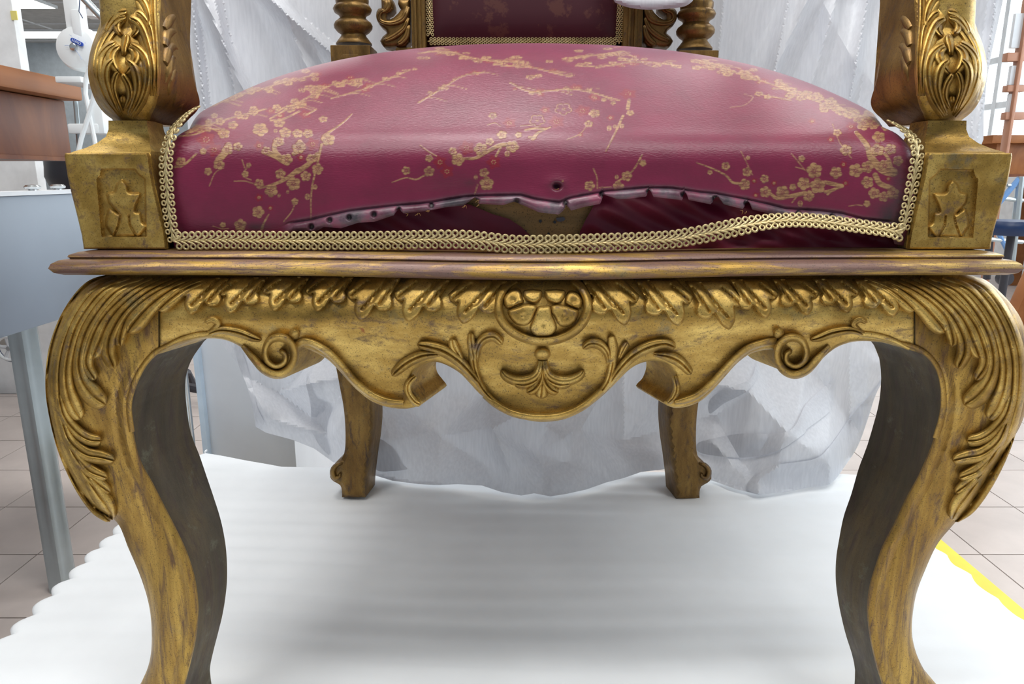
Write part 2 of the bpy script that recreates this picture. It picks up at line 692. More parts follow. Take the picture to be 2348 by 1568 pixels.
# ceiling fittings
kk = 0
for (lx, ly, wx, wy) in ((-6.0, 8.35, .62, .5), (-6.35, 10.2, .75, .5), (-2.2, 5.0, .6, .3), (-1.5, 3.8, .6, .3), (-0.2, 0.15, .6, .3), (1.3, 1.4, .6, .3)):
    t = thing('ceiling_light', ['bright ceiling light just above the tall white partition board', 'farthest bright ceiling light, just behind the round lamp cover', 'lit ceiling light midway across the room, behind the fabric sheet',
                                'lit ceiling light over the room behind the sheet', 'lit ceiling light directly above the gilded chair', 'lit ceiling light above the window side of the room'][kk], 'light', (lx, ly, CZ), 'recessed ceiling lights')
    kk += 1
    MB().box(lx - wx, lx + wx, ly - wy / 2, ly + wy / 2, CZ - 0.035, CZ - 0.002).put('frame', M['white'], t, smooth=False)
    MB().box(lx - wx + .02, lx + wx - .02, ly - wy / 2 + .02, ly + wy / 2 - .02, CZ - 0.038, CZ - 0.035).put('diffuser', M['lamp'], t, smooth=False)

# ------------------------------------------------------------------ deck and foam
dk = thing('low_deck', 'low yellow-edged deck under the white foam sheet', 'platform', (0.03, 0, FZ))
MB().box(-0.52, 0.594, -0.62, 0.60, -0.036, -0.0085).put('yellow_top', M['yellow'], dk, bevel=0.002)
for x in (-0.46, 0.53):
    for y in (-0.55, 0.53):
        MB().box(x - 0.03, x + 0.03, y - 0.03, y + 0.03, FZ, -0.036).put('leg', M['galv'], dk, bevel=0.002)

nx, ny = 300, 620
yy = np.linspace(-0.60, 0.72, ny)
V = []
rng = np.random.default_rng(5)
for j in range(ny):
    y = yy[j]
    fr = (y / 0.037) % 1.0
    sc = abs(math.sin(math.pi * y / 0.037 + 0.4)) ** 0.7
    xl = -0.548 - 0.012 * sc + 0.006 * math.sin(y * 9)
    xr = 0.578 - 0.006 * abs(math.sin(math.pi * y / 0.05)) + 0.004 * math.sin(y * 11 + 1)
    if y > 0.60:
        xr = 0.578 - (y - 0.60) * 30
        xr = max(xr, -0.30 - (y - .60) * 2.6)
        xl = max(xl, -0.60)
    if xr < xl + 0.002:
        xr = xl + 0.002
    V.append((xl, xr))
V = np.array(V)
uu = np.linspace(0, 1, nx)
X = V[:, 0:1] + (V[:, 1:2] - V[:, 0:1]) * uu[None]
Yg = yy[:, None] + 0 * X
ph = Yg / 0.037 * 2 * math.pi + 1.1 * np.sin(X * 5 + 0.6) + 0.7 * np.sin(X * 11 + Yg * 9)
amp = 0.0010 * (0.65 + 0.35 * np.sin(X * 3 + Yg * 7 + 1)) * (0.5 + 0.5 * sstep(-0.5, -0.1, X) + 0.25)
Zg = amp * np.sin(ph) + 0.0006 * np.sin(ph * 0.43 + X * 8) - 0.0015
edge = np.minimum(uu, 1 - uu)[None] * (V[:, 1:2] - V[:, 0:1])
Zg = Zg - 0.004 * np.clip(1 - edge / 0.01, 0, 1) ** 2
for fx, fy in ((-0.268 + .035, 0.53), (0.285 - .035, 0.53), (-0.25, 0.03), (0.28, 0.03)):
    Zg -= 0.003 * np.exp(-(((X - fx) / 0.035) ** 2 + ((Yg - fy) / 0.035) ** 2))
top = np.stack([X, Yg, Zg], -1).reshape(-1, 3)
bot = top.copy()
bot[:, 2] = -0.0085
idx = np.arange(nx * ny).reshape(ny, nx)
q = np.stack([idx[:-1, :-1], idx[:-1, 1:], idx[1:, 1:], idx[1:, :-1]], -1).reshape(-1, 4)
F = q.tolist()
loop = np.concatenate([idx[0, :], idx[1:, -1], idx[-1, -2::-1], idx[-2:0:-1, 0]])
nb = nx * ny
bv = bot[loop]
L = len(loop)
F += [(int(loop[i]), nb + i, nb + (i + 1) % L, int(loop[(i + 1) % L])) for i in range(L)]
F.append(tuple(nb + i for i in reversed(range(L))))
me = tomesh(np.vstack([top, bv]), F, 'foam')
put('foam_sheet', me, M['foam'], angle=60, label='rippled white foam sheet the gilded chair stands on', cat='foam sheet')

# ================================================================== BACKGROUND LEFT
t = thing('wooden_table', 'red-brown wooden table beside the grey cart, seen behind the chair arm', 'table', (-1.5, 0.6, FZ))
MB().box(-2.3, -0.935, -0.2, 1.13, 0.64, 0.68).put('tabletop', M['table'], t, bevel=0.006)
MB().box(-2.25, -0.965, -0.1, 1.11, 0.52, 0.638).put('apron', M['table_apron'], t, bevel=0.002)
MB().box(-2.25, -0.963, -0.1, 1.112, 0.513, 0.521).put('lower_bead', M['table_apron'], t, smooth=False)
g = MB()
a = PX(0, 430, -1.02)
b = PX(60, 356, -1.02)
g.prism([(0.55, 0.52), (0.66, 0.52), (0.40, FZ), (0.30, FZ)], lambda y, z: (-1.06, y, z), lambda y, z: (-1.01, y, z)).put('leg', M['table'], t, bevel=0.002)
MB().box(-2.2, -2.12, 0.95, 1.03, FZ, 0.52).put('leg', M['table'], t, bevel=0.002)
MB().box(-2.2, -2.12, 0.0, 0.08, FZ, 0.52).put('leg', M['table'], t, bevel=0.002)

t = thing('grey_cart', 'grey-blue metal cart with a tubular aluminium leg, next to the chair', 'cart', (-0.95, 0.3, FZ))
g = MB()
g.box(-0.790, -0.745, -0.35, 0.80, 0.25, 0.452)
g.put('side_panel', M['cart'], t, bevel=0.003)
MB().box(-0.793, -0.742, -0.352, 0.803, 0.452, 0.458).put('top_rim', M['offwhite'], t, smooth=False)
MB().box(-0.985, -0.79, 0.76, 0.80, 0.25, 0.452).put('end_panel', M['cart'], t, bevel=0.002)
MB().box(-0.985, -0.79, -0.35, 0.76, 0.25, 0.26).put('tray', M['cart'], t, smooth=False)
for (lx, ly) in ((-0.785, 0.615), (-0.785, -0.30), (-0.96, 0.615), (-0.96, -0.30)):
    g = MB()
    n = 24
    pr = [(0.021 * (1 + 0.10 * math.cos(6 * 2 * math.pi * k / n)) * math.cos(2 * math.pi * k / n), 0.021 * (1 + 0.10 * math.cos(6 * 2 * math.pi * k / n)) * math.sin(2 * math.pi * k / n)) for k in range(n)]
    g.prism(pr, lambda x, y: (lx + x, ly + y, FZ), lambda x, y: (lx + x, ly + y, 0.252))
    g.put('leg', M['galv'], t, angle=50)
for k, px in enumerate((76, 134)):
    p = PX(px, 441, -0.768)
    MB().lathe([(0.0, 0.0), (0.006, 0), (0.006, 0.003), (0.011, 0.004), (0.012, 0.007), (0.009, 0.010), (0, 0.0105)], (p.x, p.y, 0.457), 20).put('knob', M['steel'], t)

# stool behind the cart
sx, sy = -1.17, 1.62
t = thing('black_stool', 'stool with a black rounded seat, seen under the wooden table', 'stool', (sx, sy, FZ))
MB().lathe([(0.02, 0.425), (0.12, 0.43), (0.15, 0.45), (0.16, 0.48), (0.155, 0.53), (0.13, 0.54), (0, 0.54)], (sx, sy, 0), 40).put('seat', M['black'], t)
MB().lathe([(0.02, -0.12), (0.02, 0.41)], (sx, sy, 0), 16).put('pole', M['steel'], t)
for k in range(5):
    a = k * 2 * math.pi / 5
    MB().tube([(sx, sy, -0.12), (sx + 0.22 * math.cos(a), sy + 0.22 * math.sin(a), -0.17), (sx + 0.24 * math.cos(a), sy + 0.24 * math.sin(a), FZ)], [0.018, 0.014, 0.014], 8).put('foot', M['black'], t)
# bright white upright board and grey column
t = thing('white_partition', 'tall white partition board with a yellow sticker, beyond the wooden table', 'partition', (-2.0, 1.77, FZ))
MB().box(-2.3, -1.7, 1.68, 1.86, FZ, FZ + .03).put('foot', M['galv'], t, bevel=.004)
a = P(52, 180, 1.75)
MB().box(-2.5, a[0], 1.75, 1.79, FZ, 1.9).put('body', M['wall_white'], t, bevel=0.004)
c0 = P(24, 25, 1.748)
c1 = P(41, 46, 1.748)
MB().box(c0[0], c1[0], 1.7465, 1.7495, c1[2], c0[2]).put('sticker', plain('yellow_label', (0.9, 0.8, 0.25), 0.6), t, smooth=False)

# ---- lamp with round head
LY = 0.95
hc = Vector(P(168, 108, LY))
t = thing('task_lamp', 'white jointed task lamp with a round base cover and blue badge', 'lamp', (hc.x, LY + .12, 0.69))
rr = 50 / FPX * ((LY + .5) * cp + (hc.z - CAMZ) * -sp)
hd = MB()
prof = [(0.0, 0.0), (rr * 0.5, 0.001), (rr * 0.88, 0.006), (rr, 0.018), (rr, 0.035), (rr * .9, 0.045), (0, 0.046)]
hd.lathe([(r, h) for r, h in prof], (hc.x, LY, hc.z), 48, 'y').put('round_cover', M['white'], t)
MB().lathe([(0, -.004), (0.004, -.0042), (0.0068, -.003), (0.0075, 0.002)], (hc.x + .001, LY, hc.z + 0.0), 24, 'y').put('screw', M['steel'], t)
c0 = P(136, -40, LY + .01)
c1 = P(186, 80, LY + .01)
MB().box(c0[0], c1[0], LY + .012, LY + .04, c1[2] - .01, c0[2]).put('arm', M['white'], t, bevel=0.003)
c0 = P(158, 20, LY)
c1 = P(186, 72, LY)
MB().box(c0[0], c1[0], LY + .002, LY + .014, c1[2] - .01, c0[2]).put('arm_cover', M['white'], t, bevel=0.003)
MB().tube([P(183, 0, LY - .002), P(181, 26, LY - .002), P(190, 42, LY)], 0.0008, 6).put('wire', M['navy'], t)
# badge
M['ink'] = plain('blue_ink', (0.02, 0.07, 0.42), 0.5)
M['paleink'] = plain('pale_blue_ink', (0.38, 0.47, 0.68), 0.5)
bc = Vector(P(178, 97, LY)) - Vector((0, 0.0035, 0))


def text(name, s, size, loc, mat, parent, rot=0.0, ext=0.0002):
    cu = bpy.data.curves.new(name, 'FONT')
    cu.body = s
    cu.size = size
    cu.align_x = 'CENTER'
    cu.align_y = 'CENTER'
    cu.extrude = ext
    tmp = bpy.data.objects.new('tmp', cu)
    COL.objects.link(tmp)
    dg = bpy.context.evaluated_depsgraph_get()
    me = bpy.data.meshes.new_from_object(tmp.evaluated_get(dg))
    bpy.data.objects.remove(tmp)
    me.materials.clear()
    me.transform(Matrix.Translation(loc) @ Matrix.Rotation(rot, 4, 'Y') @ Matrix.Rotation(math.pi / 2, 4, 'X'))
    return put(name, me, mat, parent, smooth=False)


rot = math.radians(27)
cr, sr = math.cos(rot), math.sin(rot)
n = 24
pill = []
for k in range(n):
    a = 2 * math.pi * k / n
    x = math.cos(a) * 0.0036 + (0.0085 if math.cos(a) > 0 else -0.0085)
    z = math.sin(a) * 0.0038
    pill.append((x * cr + z * sr, -x * sr + z * cr))
MB().prism(pill, lambda x, z: (bc.x + x, bc.y, bc.z + z), lambda x, z: (bc.x + x, bc.y + .003, bc.z + z)).put('badge', M['ink'], t, smooth=False)
text('badge_text', 'LUXO', 0.0066, Vector((bc.x, bc.y - .0004, bc.z)), M['white'], t, rot)
for k, (dx, dz, s) in enumerate(((-0.010, 0.0115, '\u2022\u2022\u2022\u2022'), (0.004, 0.007, '\u2022'), (0.0165, -0.002, '\u2022\u2022'))):
    text('small_print', s, 0.004, Vector((bc.x + dx, bc.y, bc.z + dz)), M['paleink'], t, rot)
MB().tube([Vector(P(150 + 40 * u, 105 + 45 * u * u - 12 * u, LY)) - Vector((0, .0025, 0)) for u in np.linspace(0, 1, 9)], 0.0005, 4).put('printed_arc', M['paleink'], t)
# clamp bracket on the table edge
q0 = Vector(P(170, 300, LY - .03))
q1 = Vector(P(240, 306, LY - .03))
MB().box(q0.x, q1.x, LY - .05, LY - .01, q1.z - 0.001, q0.z + 0.012).put('clamp_jaw', M['white'], t, bevel=0.003)
q0 = Vector(P(212, 230, LY - .03))
q1 = Vector(P(252, 308, LY - .03))
MB().box(q0.x, q1.x, LY - .048, LY - .012, q1.z, q0.z).put('clamp_body', M['white'], t, bevel=0.004)
q0 = Vector(P(173, 232, LY - .03))
q1 = Vector(P(182, 340, LY - .03))
MB().tube([q0, q1], 0.0042, 10).put('clamp_screw', M['galv'], t)
q0 = Vector(P(140, 178, LY))
q1 = Vector(P(200, 192, LY))
MB().box(q0.x, q1.x, LY - .02, LY + .10, q1.z, q0.z).put('base_plate', M['white'], t, bevel=0.002)
# cables
cb = MB()
cb.tube(catmull([P(208, 150, .90), P(197, 180, .90), P(196, 215, .90), P(206, 265, .90), P(217, 320, .90), P(222, 360, .9)], 0.01)[:, :3], 0.0042, 8)
cb.put('lamp_cable', M['white'], label='white cable that runs straight down behind the chair arm', cat='cable', group=None)
cb = MB()
cb.tube([tuple(v) for v in catmull([P(222, 190, .86), P(212, 235, .86), P(200, 275, .86), P(186, 320, .86), P(175, 370, .86), P(169, 420, .86), P(167, 470, .86), P(165, 560, .86)], 0.01)], 0.0042, 8)
cb.put('lamp_cable', M['white'], label='white cable that crosses over and bows out towards the grey cart', cat='cable')
rd = MB()
rd.tube([P(188, -8, .8), P(245, 52, .8)], 0.006, 10)
rd.put('dark_rod', M['galv'], label='slanting dark metal rod above the round lamp cover', cat='rod')
rd = MB()
q0 = Vector(P(186, 20, 1.3))
q1 = Vector(P(214, 36, 1.3))
MB().box(q0.x, q1.x, 1.3, 1.34, q1.z, q0.z).put('wall_socket', M['white'], label='small pale control box with a dark button behind the lamp arm', cat='box')
q0 = Vector(P(194, 28, 1.299))
MB().lathe([(0, -.001), (0.0035, -.001), (0.0035, 0.002)], q0, 16, 'y').put('button', M['ink'], bpy.data.objects['wall_socket'])

# wheel and frame of a far trolley
wc = Vector(P(24, 797, 1.55))
t = thing('far_trolley', 'beige trolley foot with a five-spoked white caster, seen under the grey cart', 'trolley', (wc.x, 1.55, FZ))
wr_ = 31 / FPX * 2.05
tor = MB()
n = 40
tor.tube([(wc.x + wr_ * math.cos(a), 1.55, wc.z + wr_ * math.sin(a)) for a in np.linspace(0, 2 * math.pi, n)], 0.0055, 8, False)
tor.put('tyre', M['navy'], t)
tor = MB()
tor.tube([(wc.x + wr_ * .9 * math.cos(a), 1.542, wc.z + wr_ * .9 * math.sin(a)) for a in np.linspace(0, 2 * math.pi, n)], 0.005, 8, False)
tor.put('rim', M['white'], t)
for k in range(5):
    a = 0.45 + k * 2 * math.pi / 5
    MB().tube([(wc.x, 1.545, wc.z), (wc.x + wr_ * .92 * math.cos(a), 1.545, wc.z + wr_ * .92 * math.sin(a))], [0.004, 0.006], 6).put('spoke', M['offwhite'], t)
MB().lathe([(0, -.012), (0.006, -.012), (0.008, 0.01)], (wc.x, 1.55, wc.z), 20, 'y').put('hub', M['steel'], t)
MB().box(wc.x - 0.35, wc.x + 0.012, 1.575, 1.615, wc.z, wc.z + 0.06).put('fork', plain('beige_metal', (0.45, 0.42, 0.38), 0.5), t, bevel=0.01)
q0 = Vector(P(36, 764, 1.53))
q1 = Vector(P(50, 775, 1.53))
MB().tube([q0, q1], 0.009, 10).put('brake_pedal', plain('blue_plastic', (0.05, 0.13, 0.32), 0.4), t)

# cabinet behind the chair (pale grey side with aluminium edge)
t = thing('grey_cabinet', 'pale grey cabinet with chromed corner tubes behind the chair legs', 'cabinet', (-0.55, 0.95, FZ))
c0 = P(450, 700, 0.78)
c1 = P(679, 1060, 0.78)
MB().box(c0[0], c1[0], 0.78, 1.10, FZ, 0.36).put('side', M['offwhite'], t, bevel=0.001)
c0 = P(436, 700, 0.775)
MB().box(c0[0], P(448, 700, .775)[0], 0.765, 0.79, FZ, 0.38).put('edge_strip', plain('pale_blue_strip', (0.62, 0.75, 0.88), 0.3), t, smooth=False)
q0 = P(410, 760, 0.765)
for xx, r in ((P(424, 900, .76)[0], 0.0085), (P(404, 900, .76)[0], 0.006)):
    MB().lathe([(r, FZ), (r, 0.40)], (xx, 0.76, 0), 20).put('corner_tube', M['steel'], t)

# ================================================================== BACKGROUND RIGHT
t = thing('far_table', 'red-brown wooden table by the windows, beyond the chair arm', 'table', (3.0, 3.3, FZ))
MB().box(2.44, 3.4, 3.25, 4.3, 0.645, 0.685).put('tabletop', M['table'], t, bevel=0.005)
MB().box(2.50, 3.38, 3.30, 4.25, 0.49, 0.645).put('apron', M['table'], t, bevel=0.002)
MB().box(2.495, 3.38, 3.295, 4.255, 0.478, 0.492).put('lower_bead', M['table_apron'], t, smooth=False)
g = MB()
for x, y in ((2.52, 4.15), (3.28, 4.15)):
    MB().box(x, x + .07, y, y + .07, FZ, 0.49).put('leg', M['table'], t, bevel=0.002)
q0 = Vector(P(2362, 520, 1.3))
q1 = Vector(P(2322, 760, 1.1))
g = MB()
g.prism([(q0.x - .012, q0.z), (q0.x + .05, q0.z), (q1.x + .05, FZ), (q1.x - .035, FZ)], lambda x, z: (x, 1.2, z), lambda x, z: (x, 1.24, z))
g.put('table_leg', M['table'], label='slanting orange-brown wooden leg beside the chair leaf carving', cat='table leg', bevel=0.002)

ssx, ssy = 2.06, 2.15
p = P(2322, 517, ssy)
ssx, ssz = p[0], p[2]
t = thing('navy_stool', 'stool with a round navy seat in front of the wire rack', 'stool', (ssx, ssy, FZ))
MB().lathe([(0.02, ssz - .035), (0.09, ssz - .033), (0.102, ssz - .02), (0.104, ssz + .005), (0.095, ssz + .018), (0, ssz + .02)], (ssx, ssy, 0), 40).put('seat', M['navy'], t)
MB().lathe([(0.014, FZ + .04), (0.014, ssz - .033)], (ssx, ssy, 0), 16).put('pole', M['black'], t)
for k in range(4):
    a = k * math.pi / 2 + 0.4
    MB().tube([(ssx, ssy, FZ + .05), (ssx + 0.13 * math.cos(a), ssy + 0.13 * math.sin(a), FZ)], 0.01, 8).put('foot', M['black'], t)
ry = 2.7
t = thing('wire_rack', 'blue-grey metal rack with diagonal braces beyond the navy stool', 'rack', (P(2330, 560, ry)[0], ry, FZ))


def rk(a, b, r, m='galv', name='bar', dy=0):
    A = Vector(P(a[0], a[1], ry + dy))
    B = Vector(P(b[0], b[1], ry + dy))
    MB().tube([A, B], r, 8).put(name, M[m], t)


rk((2340, 405), (2318, 610), 0.016, name='post')
rk((2280, 405), (2262, 640), 0.016, 'black', name='post', dy=.05)
rk((2338, 408), (2268, 492), 0.012, 'bluemetal', 'brace')
rk((2290, 535), (2322, 600), 0.010, 'bluemetal', 'brace')
rk((2262, 452), (2345, 460), 0.009, name='shelf_bar')
rk((2262, 548), (2345, 555), 0.009, name='shelf_bar')
rk((2310, 425), (2348, 427), 0.006, name='shelf_bar')
MB().box(P(2262, 450, ry - .05)[0], P(2292, 455, ry - .05)[0], ry - .06, ry - .03, P(2262, 458, ry - .05)[2], P(2262, 450, ry - .05)[2]).put('shelf_board', M['table'], t, smooth=False)
cc = P(2293, 636, ry)
MB().lathe([(0, -.02), (0.03, -.02), (0.035, 0), (0.03, .02), (0, .02)], (cc[0], ry - .03, cc[2]), 20, 'y').put('caster', M['black'], t)
MB().tube([(cc[0], ry - .03, cc[2] + 0.03), (cc[0], ry, P(2293, 600, ry)[2])], 0.01, 8).put('caster_stem', M['galv'], t)
# white shelf unit with framed panels near window
t = thing('panelled_screen', 'white screen of framed glass panels with brown rails near the windows', 'screen', (P(2330, 200, 3.6)[0], 3.6, FZ))
for (a, b) in (((2320, 150), (2352, 195)), ((2316, 215), (2352, 262)), ((2330, 30), (2352, 110))):
    A, B = P(a[0], a[1], 3.1), P(b[0], b[1], 3.1)
    MB().box(A[0], B[0], 3.1, 3.12, B[2], A[2]).put('panel', M['offwhite'], t, bevel=.003)
for (a, b) in (((2312, 120), (2352, 140)), ((2312, 195), (2352, 210)), ((2308, 257), (2352, 274))):
    A, B = P(a[0], a[1], 3.09), P(b[0], b[1], 3.09)
    MB().box(A[0], B[0], 3.09, 3.13, B[2], A[2]).put('rail', M['frame'], t, bevel=.003)
A = P(2309, 274, 3.08)
MB().box(A[0] + .02, A[0] + .035, 3.08, 3.13, FZ, 1.6).put('upright', M['frame'], t, bevel=.003)
# ================================================================== THE CHAIR
CX = 0.0177
chair = thing('throne_chair', 'gilded carved throne chair with torn crimson brocade seat, standing on white foam', 'chair', (CX, 0.25, 0.0))


def bowX(X):
    return -0.024 * np.exp(-((X - CX) / 0.118) ** 2)


def S(px, py):
    """depth of the carved front: serpentine rail swelling below the moulding, knees and shins of the legs"""
    px = np.asarray(px, float)
    py = np.asarray(py, float)
    u = (px - 1230) / 1100
    bow = -0.024 * np.exp(-(u / 0.36) ** 2)
    rail = 0.010 * gau(py, 622, 24) - 0.012 * gau(py, 725, 60) + 0.012 * sstep(760, 930, py)
    leg = 0.008 * gau(py, 622, 28) - 0.013 * gau(py, 790, 150) + 0.022 * sstep(900, 1350, py)
    s = sstep(790, 930, np.abs(px - 1229))
    return -0.004 + bow * (1 - s) + rail * (1 - s) + leg * s


def edge_round(d, w, r):
    t = np.clip(d / w, 0, 1)
    return r * (1 - np.sqrt(np.maximum(1 - (1 - t) ** 2, 0)))


def inward(px, py):
    return None


def shift_rail(px, py):
    return -0.013 * np.tanh((px - 1229) / 90.0)


# ---- seat moulding (swept round front and sides)
base = []
for X in np.linspace(-0.270, 0.303, 90):
    base.append((X, 0.020 + float(bowX(X))))
path = [(-0.215 + CX * 0 - .0, 0.53)] + [(-0.270, 0.02)] + base[1:-1] + [(0.303, 0.02)] + [(0.250, 0.53)]
prof = [(0.0, .4137), (.028, .4137), (.034, .4141), (.038, .4160), (.040, .4192), (.0388, .4222), (.0355, .4243), (.0318, .4247), (.0308, .4252), (.0318, .4262), (.0312, .4276), (.027, .4292), (.018, .4305), (-.03, .4308), (-.03, .4137)]
mb = MB()
n = len(path)
pp = [Vector((a, b)) for a, b in path]
secs = []
for i in range(n):
    t0 = (pp[i] - pp[i - 1]).normalized() if i else (pp[1] - pp[0]).normalized()
    t1 = (pp[i + 1] - pp[i]).normalized() if i < n - 1 else t0
    n0, n1 = Vector((t0.y, -t0.x)), Vector((t1.y, -t1.x))
    m = (n0 + n1).normalized()
    k = 1 / max(0.35, m.dot(n0))
    # outward = to the viewer / away from the centre
    secs.append((pp[i], -m * k if (i > 0 and False) else m * k))
V = []
for p, m in secs:
    for o, z in prof:
        V.append((p.x + m.x * o, p.y + m.y * o, z))
k = len(prof)
F = []
for i in range(n - 1):
    for j in range(k):
        F.append((i * k + j, i * k + (j + 1) % k, (i + 1) * k + (j + 1) % k, (i + 1) * k + j))
F.append(tuple(range(k)))
F.append(tuple((n - 1) * k + j for j in reversed(range(k))))
mb.add(V, F)
mb.put('seat_moulding', M['gold_mould'], chair, angle=50)
# seat frame rails behind
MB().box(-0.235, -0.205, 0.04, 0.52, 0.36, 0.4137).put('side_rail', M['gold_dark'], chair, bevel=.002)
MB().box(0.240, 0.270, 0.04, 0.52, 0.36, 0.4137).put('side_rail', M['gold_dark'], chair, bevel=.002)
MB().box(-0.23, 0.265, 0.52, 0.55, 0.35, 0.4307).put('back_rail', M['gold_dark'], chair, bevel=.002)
MB().box(-0.235, 0.27, 0.05, 0.53, 0.4140, 0.4300).put('seat_board', M['wood_raw'], chair)

# ---- front rail
low = [(363, 812), (380, 803), (399, 794), (424, 786), (453, 779), (485, 776), (514, 779), (539, 788), (565, 805), (587, 830), (606, 853), (622, 864), (641, 869),
       (660, 862), (675, 845), (683, 822), (687, 797), (710, 802), (733, 813), (755, 827), (777, 849), (799, 874), (821, 896), (849, 918), (877, 930), (905, 936), (932, 937), (955, 932), (972, 922),
       (962, 907), (948, 888), (945, 866), (957, 844), (982, 832), (1002, 830), (1026, 838), (1054, 855), (1076, 877), (1096, 899), (1118, 918), (1143, 937), (1170, 952), (1198, 961), (1236, 967), (1275, 965), (1305, 957), (1338, 941),
       (1371, 916), (1394, 896), (1416, 874), (1441, 849), (1463, 835), (1488, 828), (1513, 828), (1534, 838), (1546, 857), (1547, 877), (1538, 902), (1521, 922), (1538, 933), (1557, 935), (1582, 930), (1610, 917), (1637, 892), (1662, 864),
       (1687, 836), (1712, 816), (1735, 806), (1760, 802), (1781, 803), (1786, 822), (1795, 843), (1810, 856), (1829, 861), (1849, 853), (1872, 836), (1898, 811), (1925, 793), (1961, 783), (2005, 783), (2050, 790), (2082, 799), (2099, 806)]
rail_outline = [tuple(p) for p in catmull(low, 6)[:, :2]] + [(2099, 627), (363, 627)]


def rail_y(px, py, d):
    y = S(px, py)
    e = edge_round(d, 9, 0.004)
    return y + np.where(py > 660, e, 0)


front_rail = relief('front_rail', rail_outline, rail_y, 0.042, M['gold'], chair, res=6, rings=(2.5, 5.5, 9), shift=shift_rail, walls=2)

# ---- front legs
L_out = [(258, 627), (215, 643), (180, 672), (150, 712), (128, 765), (113, 825), (108, 880), (112, 935), (122, 985), (138, 1035), (160, 1085), (188, 1130), (222, 1168), (268, 1197), (295, 1258), (325, 1330), (343, 1395), (348, 1465), (342, 1520), (322, 1568), (296, 1610), (285, 1640), (296, 1665), (312, 1680), (318, 1692)]
L_in = [(420, 1692), (424, 1660), (418, 1610), (425, 1568), (437, 1520), (448, 1472), (454, 1425), (455, 1385), (450, 1340), (440, 1298), (424, 1254), (402, 1208), (376, 1157), (352, 1110), (322, 1054), (306, 990), (300, 935), (306, 895), (321, 862), (345, 828), (363, 812)]
R_out = [(2205, 627), (2256, 640), (2292, 668), (2325, 705), (2347, 745), (2358, 800), (2361, 860), (2356, 920), (2340, 975), (2300, 1042), (2258, 1108), (2224, 1160), (2184, 1205), (2148, 1250), (2120, 1310), (2101, 1362), (2092, 1416), (2092, 1460), (2103, 1503), (2124, 1543), (2152, 1575), (2172, 1610), (2160, 1645), (2138, 1665), (2130, 1692)]
R_in = [(2035, 1692), (2028, 1660), (2030, 1610), (2022, 1568), (2010, 1530), (1999, 1485), (1991, 1438), (1988, 1393), (1993, 1346), (2006, 1300), (2024, 1250), (2050, 1200), (2078, 1140), (2108, 1085), (2136, 1020), (2150, 975), (2157, 920), (2154, 870), (2142, 838), (2122, 816), (2099, 806)]


def leg_outline(outer, inner):
    o = catmull(outer, 8)[:, :2]
    i = catmull(inner, 8)[:, :2]
    return [tuple(p) for p in o] + [tuple(p) for p in i]


def make_leg(outer, inner, sgn, ytop):
    ol = leg_outline(outer, inner) + [(inner[-1][0], 627)]
    iline = catmull(inner, 10)[:, :2]
    oline = catmull(outer, 10)[:, :2]

    def yf(px, py, d):
        q = np.stack([px, py], 1)
        di = segdist(q, iline)
        do = segdist(q, oline)
        y = S(px, py)
        y = y + edge_round(do, 30, 0.013) + edge_round(di, 12, 0.004)
        y = y - 0.0016 * gau(di, 20, 8) * sstep(800, 860, py)       # the raised bead that follows the inner edge
        y = y + 0.0012 * gau(di, 34, 5) * sstep(840, 900, py)
        return y

    def th(px, py):
        return 0.062 - 0.022 * sstep(950, 1500, py)

    def sh(px, py):
        q = np.stack([px, py], 1)
        inn_ = np.exp(-(segdist(q, iline) / 25) ** 2)
        return sgn * (0.012 * inn_ * (1 - 0.45 * sstep(1000, 1400, py)))
    leg = relief('front_leg', ol, yf, th, [M['gold_leg'], M['leg_side']], chair, res=6, inner=6, rings=(3, 7, 12, 18, 25), shift=sh, walls=4)
    me = leg.data
    nf_ = RELIEF_N[leg.name]
    # walls facing the middle of the chair get the darker, less metallic material
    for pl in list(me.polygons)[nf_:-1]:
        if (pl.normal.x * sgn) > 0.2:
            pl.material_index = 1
    return leg


legL = make_leg(L_out, L_in, 1, 0)
legR = make_leg(R_out, R_in, -1, 0)
GL = M['gold_leaf']
RM = 2460.0


def mir(p):
    x, y = p[0], p[1]
    return (RM - x - max(0, y - 800) * 0.05, y)


def Sl(px, py):
    """carving ground on the knees, rounding away at the outer side"""
    y = S(px, py)
    for line in (LoutL, LoutR):
        pass
    return y


_LO = catmull(L_out, 12)[:, :2]
_RO = catmull(R_out, 12)[:, :2]


def Skn(px, py):
    sh_ = np.shape(px)
    q = np.stack([np.ravel(px), np.ravel(py)], 1)
    d = np.minimum(segdist(q, _LO), segdist(q, _RO)).reshape(sh_)
    return S(px, py) + edge_round(d, 30, 0.013)


